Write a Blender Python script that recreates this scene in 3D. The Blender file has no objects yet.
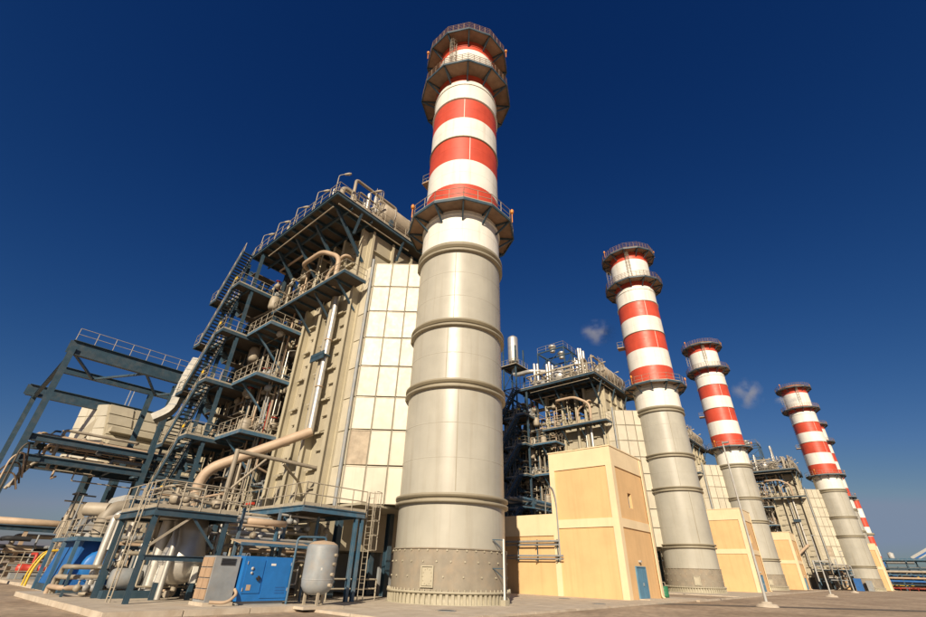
import bpy, math, random
from mathutils import Vector, Matrix
R = math.radians
rnd = random.Random(7)
scene = bpy.context.scene
col = scene.collection

# ------------------------------------------------------------------ camera
# world: X runs along the chimney row, Y across it, camera stands at the origin
cam_d = bpy.data.cameras.new('camera'); cam = bpy.data.objects.new('camera', cam_d); col.objects.link(cam)
right = Vector((0.64330502, -0.76520391, 0.02493261)); up = Vector((-0.40724845, -0.31443335, 0.85748491))
fwd = Vector((0.64831116, 0.56177811, 0.51390465))
m = Matrix((right, up, -fwd)).transposed().to_4x4(); m.translation = (0, 0, 1.6)
cam.matrix_world = m
cam_d.sensor_width = 36.0; cam_d.lens = 36.0*439.2/926.0
cam_d.clip_start = 0.1; cam_d.clip_end = 6000
scene.camera = cam

# ------------------------------------------------------------------ sky, sun, exposure
SUN_AZ, SUN_EL = 31.0, 27.0            # direction the light travels (from +X), height of the sun
w = bpy.data.worlds.new('World'); scene.world = w; w.use_nodes = True
nt = w.node_tree; bg = nt.nodes['Background']
sky = nt.nodes.new('ShaderNodeTexSky'); sky.sky_type = 'NISHITA'; sky.sun_disc = False
sky.sun_elevation = R(SUN_EL)
sx, sy = -math.cos(R(SUN_AZ)), -math.sin(R(SUN_AZ))
sky.sun_rotation = math.atan2(sx, sy)
sky.altitude = 100; sky.air_density = 1.0; sky.dust_density = 1.0; sky.ozone_density = 3.0
# colour response of the photograph's polarising filter: one contrast curve per channel, the same over the whole sky
sep = nt.nodes.new('ShaderNodeSeparateColor'); cmb = nt.nodes.new('ShaderNodeCombineColor'); nt.links.new(sky.outputs[0], sep.inputs[0])
for ci, (top, pw, k) in enumerate(((3.8, 2.1, 0.190), (5.3, 1.4, 0.392), (6.0, 1.02, 0.900))):
    last = sep.outputs[ci]
    for op, val in (('MINIMUM', top), ('POWER', pw), ('MULTIPLY', k)):
        nd = nt.nodes.new('ShaderNodeMath'); nd.operation = op; nd.inputs[1].default_value = val; nt.links.new(last, nd.inputs[0]); last = nd.outputs[0]
    nt.links.new(last, cmb.inputs[ci])
nt.links.new(cmb.outputs[0], bg.inputs[0])
bg.inputs[1].default_value = 0.05
sun_d = bpy.data.lights.new('sun', 'SUN'); sun = bpy.data.objects.new('sun', sun_d); col.objects.link(sun)
sun_d.energy = 5.0; sun_d.angle = R(0.5); sun_d.color = (1.0, 0.86, 0.67)
dv = Vector((math.cos(R(SUN_AZ))*math.cos(R(SUN_EL)), math.sin(R(SUN_AZ))*math.cos(R(SUN_EL)), -math.sin(R(SUN_EL))))
sun.rotation_euler = dv.to_track_quat('-Z', 'Y').to_euler()
scene.view_settings.view_transform = 'Standard'; scene.view_settings.look = 'None'
scene.view_settings.exposure = 0.35; scene.view_settings.gamma = 1.0; scene.view_settings.use_curve_mapping = False
scene.render.resolution_x, scene.render.resolution_y = 1024, 682

# ------------------------------------------------------------------ materials
def M(name, c, rough=0.6, metal=0.0, var=0.18, scale=0.5, streak=0.0, dust=None, dustamt=0.0, bump=0.0, bscale=20.0, rand=0.0, spec=0.5):
    mt = bpy.data.materials.new(name); mt.use_nodes = True
    t = mt.node_tree; N = t.nodes; L = t.links; b = N['Principled BSDF']
    b.inputs['Roughness'].default_value = rough; b.inputs['Metallic'].default_value = metal
    b.inputs['Specular IOR Level'].default_value = spec
    geo = N.new('ShaderNodeNewGeometry')
    def noise(sc, detail=4, mp=None):
        n = N.new('ShaderNodeTexNoise'); n.inputs['Scale'].default_value = sc; n.inputs['Detail'].default_value = detail
        n.inputs['Roughness'].default_value = 0.6
        if mp:
            k = N.new('ShaderNodeVectorMath'); k.operation = 'MULTIPLY'; k.inputs[1].default_value = mp
            L.new(geo.outputs['Position'], k.inputs[0]); L.new(k.outputs[0], n.inputs['Vector'])
        else: L.new(geo.outputs['Position'], n.inputs['Vector'])
        return n.outputs[0]
    def ramp(s, a, bb):
        r = N.new('ShaderNodeMapRange'); r.inputs[1].default_value = a; r.inputs[2].default_value = bb
        L.new(s, r.inputs[0]); return r.outputs[0]
    def mix(f, a, bcol, mode='MIX'):
        x = N.new('ShaderNodeMix'); x.data_type = 'RGBA'; x.blend_type = mode
        if hasattr(f, 'links'): L.new(f, x.inputs[0])
        else: x.inputs[0].default_value = f
        for i, v in ((6, a), (7, bcol)):
            if hasattr(v, 'links'): L.new(v, x.inputs[i])
            else: x.inputs[i].default_value = (*v, 1)
        return x.outputs[2]
    lo = tuple(max(0, k*(1-var)) for k in c); hi = tuple(min(1, k*(1+var*0.45)) for k in c)
    out = mix(ramp(noise(scale, 6), 0.3, 0.7), lo, hi)
    if streak:
        s = ramp(noise(1.0, 5, (2.2, 2.2, 0.12)), 0.52, 0.75)
        k = N.new('ShaderNodeMath'); k.operation = 'MULTIPLY'; k.inputs[1].default_value = streak; L.new(s, k.inputs[0])
        out = mix(k.outputs[0], out, (c[0]*0.55, c[1]*0.45, c[2]*0.33))
    if dust:
        s = ramp(noise(1.7, 6), 0.45, 0.7)
        k = N.new('ShaderNodeMath'); k.operation = 'MULTIPLY'; k.inputs[1].default_value = dustamt; L.new(s, k.inputs[0])
        out = mix(k.outputs[0], out, dust)
    if rand:
        oi = N.new('ShaderNodeObjectInfo')
        r = N.new('ShaderNodeMapRange'); r.inputs[3].default_value = 1-rand; r.inputs[4].default_value = 1+rand*0.4
        L.new(oi.outputs['Random'], r.inputs[0])
        out = mix(1.0, out, r.outputs[0], 'MULTIPLY')
    L.new(out, b.inputs['Base Color'])
    rr = N.new('ShaderNodeMapRange'); rr.inputs[3].default_value = max(0.02, rough-0.08); rr.inputs[4].default_value = min(1, rough+0.14)
    L.new(noise(scale*3, 3), rr.inputs[0]); L.new(rr.outputs[0], b.inputs['Roughness'])
    if bump:
        bp = N.new('ShaderNodeBump'); bp.inputs['Strength'].default_value = bump; bp.inputs['Distance'].default_value = 0.03
        L.new(noise(bscale, 4), bp.inputs['Height']); L.new(bp.outputs[0], b.inputs['Normal'])
    return mt
SAND = (0.36, 0.27, 0.18)
mt = dict(
 stack=M('stack_paint', (0.415, 0.395, 0.33), 0.34, var=0.14, scale=0.35, streak=0.30),
 collar=M('collar_paint', (0.30, 0.265, 0.19), 0.5, var=0.15, streak=0.2),
 white=M('white_band', (0.78, 0.755, 0.68), 0.45, var=0.10, streak=0.42),
 red=M('red_band', (0.56, 0.072, 0.034), 0.45, var=0.2, streak=0.32),
 clad=M('stack_base', (0.27, 0.235, 0.18), 0.7, var=0.2, scale=1.2, streak=0.2, dust=SAND, dustamt=0.4),
 anchor=M('anchor_ring', (0.42, 0.38, 0.28), 0.6, var=0.2),
 rust=M('rust_deck', (0.31, 0.20, 0.13), 0.75, var=0.3, scale=1.2, streak=0.3, rand=0.25),
 casing=M('boiler_casing', (0.43, 0.385, 0.285), 0.55, var=0.14, scale=0.8, streak=0.22, rand=0.12),
 beam=M('casing_beam', (0.46, 0.41, 0.295), 0.55, var=0.16, streak=0.15),
 panel=M('duct_panel', (0.56, 0.51, 0.395), 0.42, var=0.12, scale=0.9, streak=0.22, rand=0.14),
 dirty=M('dirty_panel', (0.42, 0.345, 0.25), 0.7, var=0.3, scale=2, streak=0.4),
 steel=M('blue_steel', (0.030, 0.066, 0.096), 0.5, var=0.25, scale=1.5, dust=SAND, dustamt=0.10),
 bsteel=M('light_blue_steel', (0.05, 0.125, 0.195), 0.5, var=0.25, scale=1.5, dust=SAND, dustamt=0.25),
 deckdark=M('deck_shade_dark', (0.10, 0.08, 0.06), 0.8, var=0.35, scale=1.0),  # darker albedo stands in for shade below the decks
 rail=M('dusty_rail', (0.36, 0.315, 0.24), 0.6, var=0.2, scale=2),
 pipe=M('painted_pipe', (0.38, 0.325, 0.245), 0.5, var=0.3, scale=1.0, streak=0.2, rand=0.25),
 brown=M('dusty_pipe', (0.47, 0.345, 0.235), 0.55, var=0.2, scale=1.2, dust=SAND, dustamt=0.3),
 alu=M('aluminium_cladding', (0.62, 0.595, 0.54), 0.40, metal=0.6, var=0.15, scale=1.4, dust=SAND, dustamt=0.2),
 grey=M('grey_paint', (0.27, 0.29, 0.30), 0.5, var=0.2, scale=2, streak=0.2, dust=SAND, dustamt=0.35),
 lgrey=M('light_grey_paint', (0.42, 0.42, 0.40), 0.5, var=0.2, scale=2, dust=SAND, dustamt=0.3),
 blue=M('blue_cabinet', (0.018, 0.16, 0.47), 0.4, var=0.18, scale=1.5, streak=0.15),
 dblue=M('blue_machine', (0.02, 0.12, 0.36), 0.45, var=0.25, scale=1.5),
 grille=M('brown_grille', (0.40, 0.27, 0.17), 0.8, var=0.2, scale=3),
 black=M('dark_rubber', (0.02, 0.02, 0.022), 0.7, var=0.3),
 tan=M('tan_render', (0.69, 0.45, 0.22), 0.85, var=0.10, scale=0.5, streak=0.22, bump=0.25, bscale=30),
 cream=M('cream_render', (0.76, 0.61, 0.39), 0.85, var=0.09, scale=0.5, streak=0.14, bump=0.2, bscale=30),
 door=M('blue_door', (0.10, 0.24, 0.36), 0.5, var=0.2, scale=1.5, streak=0.15),
 glass=M('window_glass', (0.03, 0.035, 0.04), 0.08, var=0.1),
 conc=M('concrete', (0.54, 0.465, 0.365), 0.9, var=0.2, scale=0.9, dust=SAND, dustamt=0.5, bump=0.3, bscale=12),
 orange=M('orange_lantern', (0.70, 0.26, 0.04), 0.4),
 yellow=M('yellow_paint', (0.72, 0.46, 0.03), 0.45, var=0.15),
 redp=M('red_paint', (0.50, 0.05, 0.03), 0.45, var=0.15),
 green=M('green_paint', (0.03, 0.17, 0.08), 0.5, var=0.2),
 asphalt=M('road_surface', (0.10, 0.085, 0.07), 0.9, var=0.25, scale=1.2, dust=SAND, dustamt=0.35, bump=0.3, bscale=25),
 ductgrey=M('duct_sheet', (0.30, 0.285, 0.25), 0.5, metal=0.2, var=0.2, scale=1.5),
 filt=M('filter_panel', (0.60, 0.56, 0.45), 0.5, var=0.1, rand=0.08),
)
# sandy ground: two scales of colour, gravel relief
g = bpy.data.materials.new('sandy_ground'); g.use_nodes = True; mt['ground'] = g
t = g.node_tree; N = t.nodes; L = t.links; b = N['Principled BSDF']; b.inputs['Roughness'].default_value = 0.95
geo = N.new('ShaderNodeNewGeometry')
def _n(sc, d):
    n = N.new('ShaderNodeTexNoise'); n.inputs['Scale'].default_value = sc; n.inputs['Detail'].default_value = d
    L.new(geo.outputs['Position'], n.inputs['Vector']); return n
n1, n2, n3 = _n(0.22, 6), _n(2.5, 8), _n(14, 6)
cr = N.new('ShaderNodeValToRGB'); L.new(n1.outputs[0], cr.inputs[0])
cr.color_ramp.elements[0].position = 0.35; cr.color_ramp.elements[0].color = (0.34, 0.25, 0.17, 1)
cr.color_ramp.elements[1].position = 0.68; cr.color_ramp.elements[1].color = (0.54, 0.42, 0.30, 1)
cr2 = N.new('ShaderNodeValToRGB'); L.new(n2.outputs[0], cr2.inputs[0])
cr2.color_ramp.elements[0].position = 0.3; cr2.color_ramp.elements[0].color = (0.55, 0.55, 0.55, 1)
cr2.color_ramp.elements[1].position = 0.7; cr2.color_ramp.elements[1].color = (1.1, 1.08, 1.05, 1)
mx = N.new('ShaderNodeMix'); mx.data_type = 'RGBA'; mx.blend_type = 'MULTIPLY'; mx.inputs[0].default_value = 1
L.new(cr.outputs[0], mx.inputs[6]); L.new(cr2.outputs[0], mx.inputs[7]); L.new(mx.outputs[2], b.inputs['Base Color'])
bp = N.new('ShaderNodeBump'); bp.inputs['Strength'].default_value = 0.45; bp.inputs['Distance'].default_value = 0.05
L.new(n3.outputs[0], bp.inputs['Height']); L.new(bp.outputs[0], b.inputs['Normal'])

# ------------------------------------------------------------------ mesh building
def V(p): return p if isinstance(p, Vector) else Vector(p)
class MB:
    def __init__(s): s.v = []; s.f = []; s.sm = []
    def add(s, vs, fs, smooth=False):
        o = len(s.v); s.v += [tuple(p) for p in vs]
        for f in fs: s.f.append(tuple(i+o for i in f)); s.sm.append(smooth)
        return s
    def box(s, x0, x1, y0, y1, z0, z1):
        vs = [(x, y, z) for z in (z0, z1) for x, y in ((x0, y0), (x1, y0), (x1, y1), (x0, y1))]
        return s.add(vs, [(0, 3, 2, 1), (4, 5, 6, 7), (0, 1, 5, 4), (1, 2, 6, 5), (2, 3, 7, 6), (3, 0, 4, 7)])
    def _fr(s, p, q, upv=(0, 0, 1)):
        d = (V(q)-V(p)); l = d.length; d = d/l; u = V(upv)
        if abs(d.dot(u)) > 0.98: u = Vector((0, 1, 0))
        a = d.cross(u).normalized(); bb = a.cross(d).normalized(); return d, a, bb
    def beam(s, p, q, wd, ht, upv=(0, 0, 1)):
        p, q = V(p), V(q); d, a, bb = s._fr(p, q, upv)
        vs = [e + a*(i*wd/2) + bb*(j*ht/2) for e in (p, q) for i, j in ((-1, -1), (1, -1), (1, 1), (-1, 1))]
        return s.add(vs, [(0, 3, 2, 1), (4, 5, 6, 7), (0, 1, 5, 4), (1, 2, 6, 5), (2, 3, 7, 6), (3, 0, 4, 7)])
    def ibeam(s, p, q, wd, ht, tk=0.04, upv=(0, 0, 1)):
        p, q = V(p), V(q); d, a, bb = s._fr(p, q, upv)
        for k in (-1, 1): s.beam(p+bb*(k*(ht-tk)/2), q+bb*(k*(ht-tk)/2), wd, tk, upv)
        return s.beam(p, q, tk, ht-2*tk-0.004, upv)
    def girder(s, p, q, wd, ht, tk=0.05, step=1.4, upv=(0, 0, 1)):
        s.ibeam(p, q, wd, ht, tk, upv); p, q = V(p), V(q); d, a, bb = s._fr(p, q, upv); n = max(2, int((q-p).length/step))
        for i in range(n+1):
            c = p+(q-p)*((i+0.02)/(n+0.04))
            s.beam(c-bb*(ht/2-tk-0.003), c+bb*(ht/2-tk-0.003), wd*0.9, 0.03, a)
        return s
    def tube(s, p, q, r, n=10, r2=None, cap=True):
        p, q = V(p), V(q); d, a, bb = s._fr(p, q); r2 = r if r2 is None else r2
        vs = []
        for e, rad in ((p, r), (q, r2)):
            for i in range(n):
                t = 2*math.pi*i/n; vs.append(e + a*(math.cos(t)*rad) + bb*(math.sin(t)*rad))
        s.add(vs, [(i, (i+1) % n, n+(i+1) % n, n+i) for i in range(n)], True)
        if cap: s.add(vs[:n], [tuple(range(n-1, -1, -1))]); s.add(vs[n:], [tuple(range(n))])
        return s
    def pipe(s, pts, r, n=10, br=None, seg=5):
        pts = [V(p) for p in pts]; br = br or r*2.2; path = [pts[0]]
        for i in range(1, len(pts)-1):
            a, b, c = pts[i-1], pts[i], pts[i+1]; d1 = (a-b); d2 = (c-b); l = min(br, d1.length*0.48, d2.length*0.48)
            p1 = b+d1.normalized()*l; p2 = b+d2.normalized()*l
            for k in range(seg+1):
                t = k/seg; path.append(p1*(1-t)**2 + b*(2*t*(1-t)) + p2*t*t)
        path.append(pts[-1])
        vs = []; d0 = (path[1]-path[0]).normalized(); u = Vector((0, 0, 1)) if abs(d0.z) < 0.9 else Vector((1, 0, 0))
        a = d0.cross(u).normalized()
        for i, p in enumerate(path):
            if i == 0: d = d0
            elif i == len(path)-1: d = (p-path[i-1]).normalized()
            else: d = ((path[i+1]-p).normalized()+(p-path[i-1]).normalized()).normalized()
            a = (a-d*a.dot(d)).normalized(); bb = d.cross(a)
            for k in range(n):
                t = 2*math.pi*k/n; vs.append(p + a*(math.cos(t)*r) + bb*(math.sin(t)*r))
        fs = [(j*n+i, j*n+(i+1) % n, (j+1)*n+(i+1) % n, (j+1)*n+i) for j in range(len(path)-1) for i in range(n)]
        s.add(vs, fs, True); s.add(vs[:n], [tuple(range(n-1, -1, -1))]); s.add(vs[-n:], [tuple(range(n))])
        return s
    def lathe(s, prof, c=(0, 0, 0), n=32, axis='z', smooth=True, a0=0.0, cap=True):
        c = V(c); vs = []
        for r, z in prof:
            for i in range(n):
                t = a0+2*math.pi*i/n; x, y = math.cos(t)*r, math.sin(t)*r
                vs.append(c + (Vector((x, y, z)) if axis == 'z' else Vector((z, x, y)) if axis == 'x' else Vector((y, z, x))))
        fs = [(j*n+i, j*n+(i+1) % n, (j+1)*n+(i+1) % n, (j+1)*n+i) for j in range(len(prof)-1) for i in range(n)]
        s.add(vs, fs, smooth)
        if not cap: return s
        if prof[0][0] > 0.001: s.add(vs[:n], [tuple(range(n-1, -1, -1))])
        if prof[-1][0] > 0.001: s.add(vs[-n:], [tuple(range(n))])
        return s
    def band(s, r, z0, z1, c, n=64):                       # open cylinder wall
        vs = [(c[0]+math.cos(2*math.pi*i/n)*r, c[1]+math.sin(2*math.pi*i/n)*r, z) for z in (z0, z1) for i in range(n)]
        return s.add(vs, [(i, (i+1) % n, n+(i+1) % n, n+i) for i in range(n)], True)
    def prism(s, poly, z0, z1):
        n = len(poly); vs = [(x, y, z0) for x, y in poly]+[(x, y, z1) for x, y in poly]
        return s.add(vs, [tuple(range(n-1, -1, -1)), tuple(range(n, 2*n))]+[(i, (i+1) % n, n+(i+1) % n, n+i) for i in range(n)])
    def hexa(s, b4, t4):                                   # general box from bottom and top quads
        return s.add(list(b4)+list(t4), [(0, 3, 2, 1), (4, 5, 6, 7), (0, 1, 5, 4), (1, 2, 6, 5), (2, 3, 7, 6), (3, 0, 4, 7)])
    def rail(s, pts, h=1.1, step=1.5, r=0.028, closed=False, toe=True, mids=(0.55,)):
        pts = [V(p) for p in pts]
        if closed: pts = pts+[pts[0]]
        z = Vector((0, 0, 1))
        for p, q in zip(pts[:-1], pts[1:]):
            l = (q-p).length; n = max(1, round(l/step))
            for i in range(n+1): e = p+(q-p)*(i/n); s.tube(e, e+z*h, r, 5, cap=False)
            for k in (h,)+tuple(mids): s.tube(p+z*k, q+z*k, r*0.9, 5, cap=False)
            if toe: s.beam(p+z*0.08, q+z*0.08, 0.015, 0.14)
        return s
    def ladder(s, p, z1, side, out, wd=0.45, cage=None):
        p = V(p); side = V(side).normalized(); out = V(out).normalized(); h = z1-p.z; z = Vector((0, 0, 1))
        for k in (-1, 1): s.tube(p+side*(k*wd/2), p+side*(k*wd/2)+z*h, 0.03, 5)
        for i in range(int(h/0.3)): s.tube(p+side*(-wd/2)+z*(0.2+i*0.3), p+side*(wd/2)+z*(0.2+i*0.3), 0.014, 4, cap=False)
        if cage is not None:
            zz = cage; rings = []
            while zz <= z1+0.01:
                ring = [p+side*(math.cos(t)*0.37)+out*(0.05+math.sin(t)*0.62)+z*(zz-p.z) for t in [math.pi*i/8 for i in range(9)]]
                rings.append(ring)
                for a, b in zip(ring[:-1], ring[1:]): s.tube(a, b, 0.02, 4, cap=False)
                zz += 0.75
            for k in (0, 2, 3, 4, 5, 6, 8): s.tube(rings[0][k], rings[-1][k], 0.015, 4, cap=False)
        return s
    def mesh(s, name, mat, org=(0, 0, 0)):
        o = V(org); me = bpy.data.meshes.new(name)
        me.from_pydata([(x-o.x, y-o.y, z-o.z) for x, y, z in s.v], [], s.f)
        me.polygons.foreach_set('use_smooth', s.sm); me.materials.append(mat); me.update(); return me
ORG = {}
def thing(name, label, cat, loc=(0, 0, 0), group=None):
    o = bpy.data.objects.new(name, None); col.objects.link(o); o.location = loc; o.empty_display_size = 0.3
    o['label'] = label; o['category'] = cat
    if group: o['group'] = group
    ORG[o.name] = V(loc); return o
def part(name, mb, mat, parent, kind=None, label=None):
    org = ORG[parent.name]
    o = bpy.data.objects.new(name, mb.mesh(name, mt[mat], org)); col.objects.link(o); o.parent = parent
    ORG[o.name] = org
    if kind: o['kind'] = kind
    if label: o['label'] = label
    return o
def piece(name, me, parent, loc, rot=(0, 0, 0)):           # repeated piece that shares its mesh
    o = bpy.data.objects.new(name, me); col.objects.link(o); o.parent = parent
    o.location = V(loc)-ORG[parent.name]; o.rotation_euler = rot; ORG[o.name] = ORG[parent.name]; return o
def single(name, mb, mat, label=None, cat=None, group=None, kind=None, loc=None):
    loc = loc or (0, 0, 0)
    o = bpy.data.objects.new(name, mb.mesh(name, mt[mat], loc)); col.objects.link(o); o.location = loc
    if label: o['label'] = label
    if cat: o['category'] = cat
    if group: o['group'] = group
    if kind: o['kind'] = kind
    return o
def copy_tree(o, off, parent=None, label=None):
    c = o.copy(); col.objects.link(c); c.parent = parent
    if parent is None: c.location = o.location+V(off)
    if label: c['label'] = label
    for ch in KIDS.get(o.name, ()): copy_tree(ch, off, c)
    return c
KIDS = {}
def index_kids():
    KIDS.clear()
    for o in list(col.objects):
        if o.parent: KIDS.setdefault(o.parent.name, []).append(o)

UNITS = [(0, 0), (48.4, 0.1), (96.9, 0.1), (144.8, -13.9), (193.2, -13.9)]
ORD = ['nearest', 'second', 'third', 'fourth', 'fifth']
CX, CY = 22.78, 20.2                                        # axis of the nearest chimney

# ------------------------------------------------------------------ ground
mb = MB(); mb.add([(-900, -1200, 0), (2600, -1200, 0), (2600, 1500, 0), (-900, 1500, 0)], [(0, 1, 2, 3)])
single('ground', mb, 'ground', kind='structure')
def paving(name, x0, x1, y0, y1, z, nx, ny, mat, poly=None):
    root = bpy.data.objects.new(name, None); col.objects.link(root); root['kind'] = 'structure'; ORG[root.name] = V((0, 0, 0))
    dx, dy = (x1-x0)/nx, (y1-y0)/ny
    me = MB().box(0.02, dx-0.02, 0.02, dy-0.02, 0, z).mesh('concrete_slab', mt[mat])
    for i in range(nx):
        for j in range(ny): piece('concrete_slab', me, root, (x0+i*dx, y0+j*dy, 0.003+0.006*rnd.random()))
    return root
paving('concrete_apron', 13.0, 49.0, 13.2, 26.8, 0.10, 9, 4, 'conc')
paving('concrete_apron', 61.4, 97.4, 13.3, 26.9, 0.08, 9, 4, 'conc')
paving('equipment_pad', 5.6, 13.0, 19.6, 34.0, 0.20, 3, 6, 'conc')
paving('equipment_pad', 7.6, 16.0, 34.0, 66.0, 0.18, 2, 8, 'conc')
single('kerb', MB().box(44.5, 240, 12.6, 12.85, 0, 0.12), 'conc', kind='structure')
mb = MB(); mb.add([(38, 10.2, 0.008), (40.2, 12.2, 0.008), (420, 7.0-60, 0.008), (420, -60, 0.008)][::-1], [(0, 1, 2, 3)])
mb = MB(); a, bq = Vector((36.0, 14.0, 0.008)), Vector((54.0, -6.0, 0.008)); d = (bq-a).normalized(); n_ = Vector((-d.y, d.x, 0))
mb.add([a, a+n_*1.9, a+d*70+n_*1.9, a+d*70], [(3, 2, 1, 0)])
single('service_road', mb, 'asphalt', kind='structure')

for i, (x, y) in enumerate(((17.5, 15.6), (30.5, 14.6), (34.2, 19.0))):
    t = thing('drain_cover', ('drain cover in the apron left of the foreground chimney', 'drain cover in the apron in front of the foreground chimney', 'drain cover between the chimney and the tan building')[i], 'drain cover', (x, y, 0.11), 'drain covers')
    part('rim', MB().lathe([(0.34, 0.112), (0.42, 0.112), (0.42, 0.128), (0.34, 0.128), (0.34, 0.112)], (x, y, 0), 20, cap=False), 'grey', t)
    part('lid', MB().lathe([(0.33, 0.11), (0.33, 0.122), (0, 0.122)], (x, y, 0), 20, cap=False), 'black', t)

# ------------------------------------------------------------------ chimney
def chimney():
    t = thing('chimney', 'x', 'chimney', (CX, CY, 0), 'row of red and white striped chimneys')
    c = (CX, CY); Rr = 3.33
    def sect(z0, z1, mat, r=Rr, name='shaft_section'): return part(name, MB().band(r, z0, z1, c), mat, t)
    part('base_ring', MB().lathe([(3.62, 0.02), (3.62, 0.12), (3.44, 0.121), (3.44, 0.60), (3.60, 0.601), (3.60, 0.70), (3.40, 0.701)], (*c, 0), 64, cap=False), 'anchor', t)
    mb = MB()
    for i in range(72):
        a = 2*math.pi*i/72; e = Vector((math.cos(a), math.sin(a), 0)); p = Vector((*c, 0))
        mb.beam(p+e*3.51+Vector((0, 0, 0.12)), p+e*3.51+Vector((0, 0, 0.6)), 0.05, 0.15, (-e.y, e.x, 0))
        mb.tube(p+e*3.55+Vector((0, 0, 0.70)), p+e*3.55+Vector((0, 0, 0.80)), 0.035, 6)
    part('anchor_gussets', mb, 'anchor', t, kind='stuff')
    sect(0.65, 2.66, 'clad', 3.40)
    mb = MB()
    for z, n in ((2.58, 40), (2.05, 28), (1.35, 20)):
        for i in range(n):
            a = 2*math.pi*(i+0.3*(z > 2))/n; e = Vector((math.cos(a), math.sin(a), 0)); p = Vector((*c, z)); mb.tube(p+e*3.39, p+e*3.45, 0.05, 6)
    part('bolt_heads', mb, 'anchor', t, kind='stuff')
    part('cladding_lip', MB().lathe([(3.34, 2.64), (3.45, 2.641), (3.45, 2.70), (3.34, 2.71)], (*c, 0), 64, cap=False), 'clad', t)
    # inspection hatch with its frame and bolts, facing the camera
    a = math.atan2(-CY, -CX)-R(20); e = Vector((math.cos(a), math.sin(a), 0)); s = Vector((-e.y, e.x, 0)); p = Vector((*c, 1.35))
    h = part('hatch', MB().beam(p+e*3.36-Vector((0, 0, 0.42)), p+e*3.36+Vector((0, 0, 0.42)), 0.62, 0.16, e), 'anchor', t)
    mb = MB()
    for k in (-1, 1):
        mb.beam(p+e*3.47+s*(k*0.33)-Vector((0, 0, 0.5)), p+e*3.47+s*(k*0.33)+Vector((0, 0, 0.5)), 0.07, 0.06, e)
        mb.beam(p+e*3.47-s*0.3+Vector((0, 0, k*0.47)), p+e*3.47+s*0.3+Vector((0, 0, k*0.47)), 0.06, 0.07, e)
    for i in range(12):
        q = 2*math.pi*i/12; mb.tube(p+e*3.43+s*(math.cos(q)*0.26)+Vector((0, 0, math.sin(q)*0.36)), p+e*3.48+s*(math.cos(q)*0.26)+Vector((0, 0, math.sin(q)*0.36)), 0.025, 6)
    part('hatch_frame', mb, 'anchor', h)
    # shaft sections and collars
    zs = [(2.66, 4.97, 'stack'), (4.97, 5.5, None), (5.5, 11.86, 'stack'), (11.86, 12.46, None), (12.46, 16.4, 'stack'), (16.4, 17.0, None),
          (17.0, 23.05, 'stack'), (23.05, 23.85, None), (23.85, 27.0, 'white'), (27.0, 27.62, 'white'), (27.62, 30.5, 'red'), (30.5, 33.57, 'white'), (33.57, 36.7, 'red'),
          (36.7, 39.55, 'white'), (39.55, 42.45, 'red'), (42.45, 45.6, 'white'), (45.6, 47.4, 'red'), (47.4, 51.5, 'white'), (51.5, 53.9, 'red')]
    for z0, z1, k in zs:
        if k: sect(z0, z1, k)
        else:
            pr = []
            for zz in ((z0+0.02, z0+0.16), (z1-0.16, z1-0.02)) if z1-z0 < 0.7 else ((z0, z0+0.2), (z1-0.3, z1)):
                pr += [(Rr, zz[0]-0.02), (Rr+0.24, zz[0]), (Rr+0.24, zz[1]), (Rr, zz[1]+0.02)]
            part('collar', MB().lathe(pr, (*c, 0), 64, cap=False), 'collar', t)
    for z, wd, mat in ((26.95, 0.10, 'white'), (36.7, 0.10, 'collar'), (42.55, 0.14, 'white'), (44.95, 0.08, 'white'), (52.2, .06, 'red')):
        part('flange', MB().lathe([(Rr, z-0.06), (Rr+wd, z-0.05), (Rr+wd, z+0.05), (Rr, z+0.06)], (*c, 0), 64, cap=False), mat, t)
    part('chimney_mouth', MB().lathe([(3.33, 53.9), (3.45, 53.91), (3.45, 54.05), (3.1, 54.06), (3.05, 53.0), (3.05, 49.0), (0.0, 48.9)], (*c, 0), 48), 'rust', t)
    # walkway platforms: deck plates, brackets, railing
    n = 12; a0 = math.atan2(-CY, -CX)+R(1)
    def pt(r, i, z): t_ = a0+2*math.pi*i/n; return Vector((CX+math.cos(t_)*r, CY+math.sin(t_)*r, z))
    for z, Ro in ((27.45, 4.75), (46.65, 4.98), (53.15, 4.80)):
        pf = part('platform', MB().lathe([(Ro-0.10, z-0.2), (Ro, z-0.19), (Ro, z+0.06), (Ro-0.08, z+0.07)], (*c, 0), n, smooth=False, a0=a0, cap=False), 'steel', t)
        for i in range(n):
            b4 = [pt(3.36, i+0.01, z-0.07), pt(Ro-0.1, i+0.01, z-0.07), pt(Ro-0.1, i+0.99, z-0.07), pt(3.36, i+0.99, z-0.07)]
            part('deck_plate', MB().hexa(b4, [q+Vector((0, 0, 0.08)) for q in b4]), 'rust', pf)
            mb = MB(); mb.beam(pt(3.34, i, z-0.16), pt(Ro-0.12, i, z-0.16), 0.1, 0.16)
            mb.beam(pt(3.34, i, z-1.15), pt(Ro-0.2, i, z-0.22), 0.12, 0.14)
            part('bracket', mb, 'steel', pf)
        mb = MB(); mb.rail([pt(Ro-0.05, i, z+0.02) for i in range(n)], 1.15, 1.25 if z < 40 else 0.62, 0.03, True, True, (0.55,) if z < 40 else (0.3, 0.58, 0.86))
        part('railing', mb, 'rail' if z < 40 else 'rust', pf)
    for z, Ro, ii in ((27.45, 4.75, (-2.2, 2.2, 5)), (53.15, 4.80, (-2.6, 2.3))):
        for i in ii:
            p = pt(Ro, i, z+1.1); mb = MB(); mb.tube(p-Vector((0, 0, 1.0)), p, 0.04, 6); mb.lathe([(0.0, 0), (0.14, 0.02), (0.16, 0.3), (0.10, 0.45), (0, 0.5)], p, 10)
            part('warning_light', mb, 'orange', t)
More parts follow.
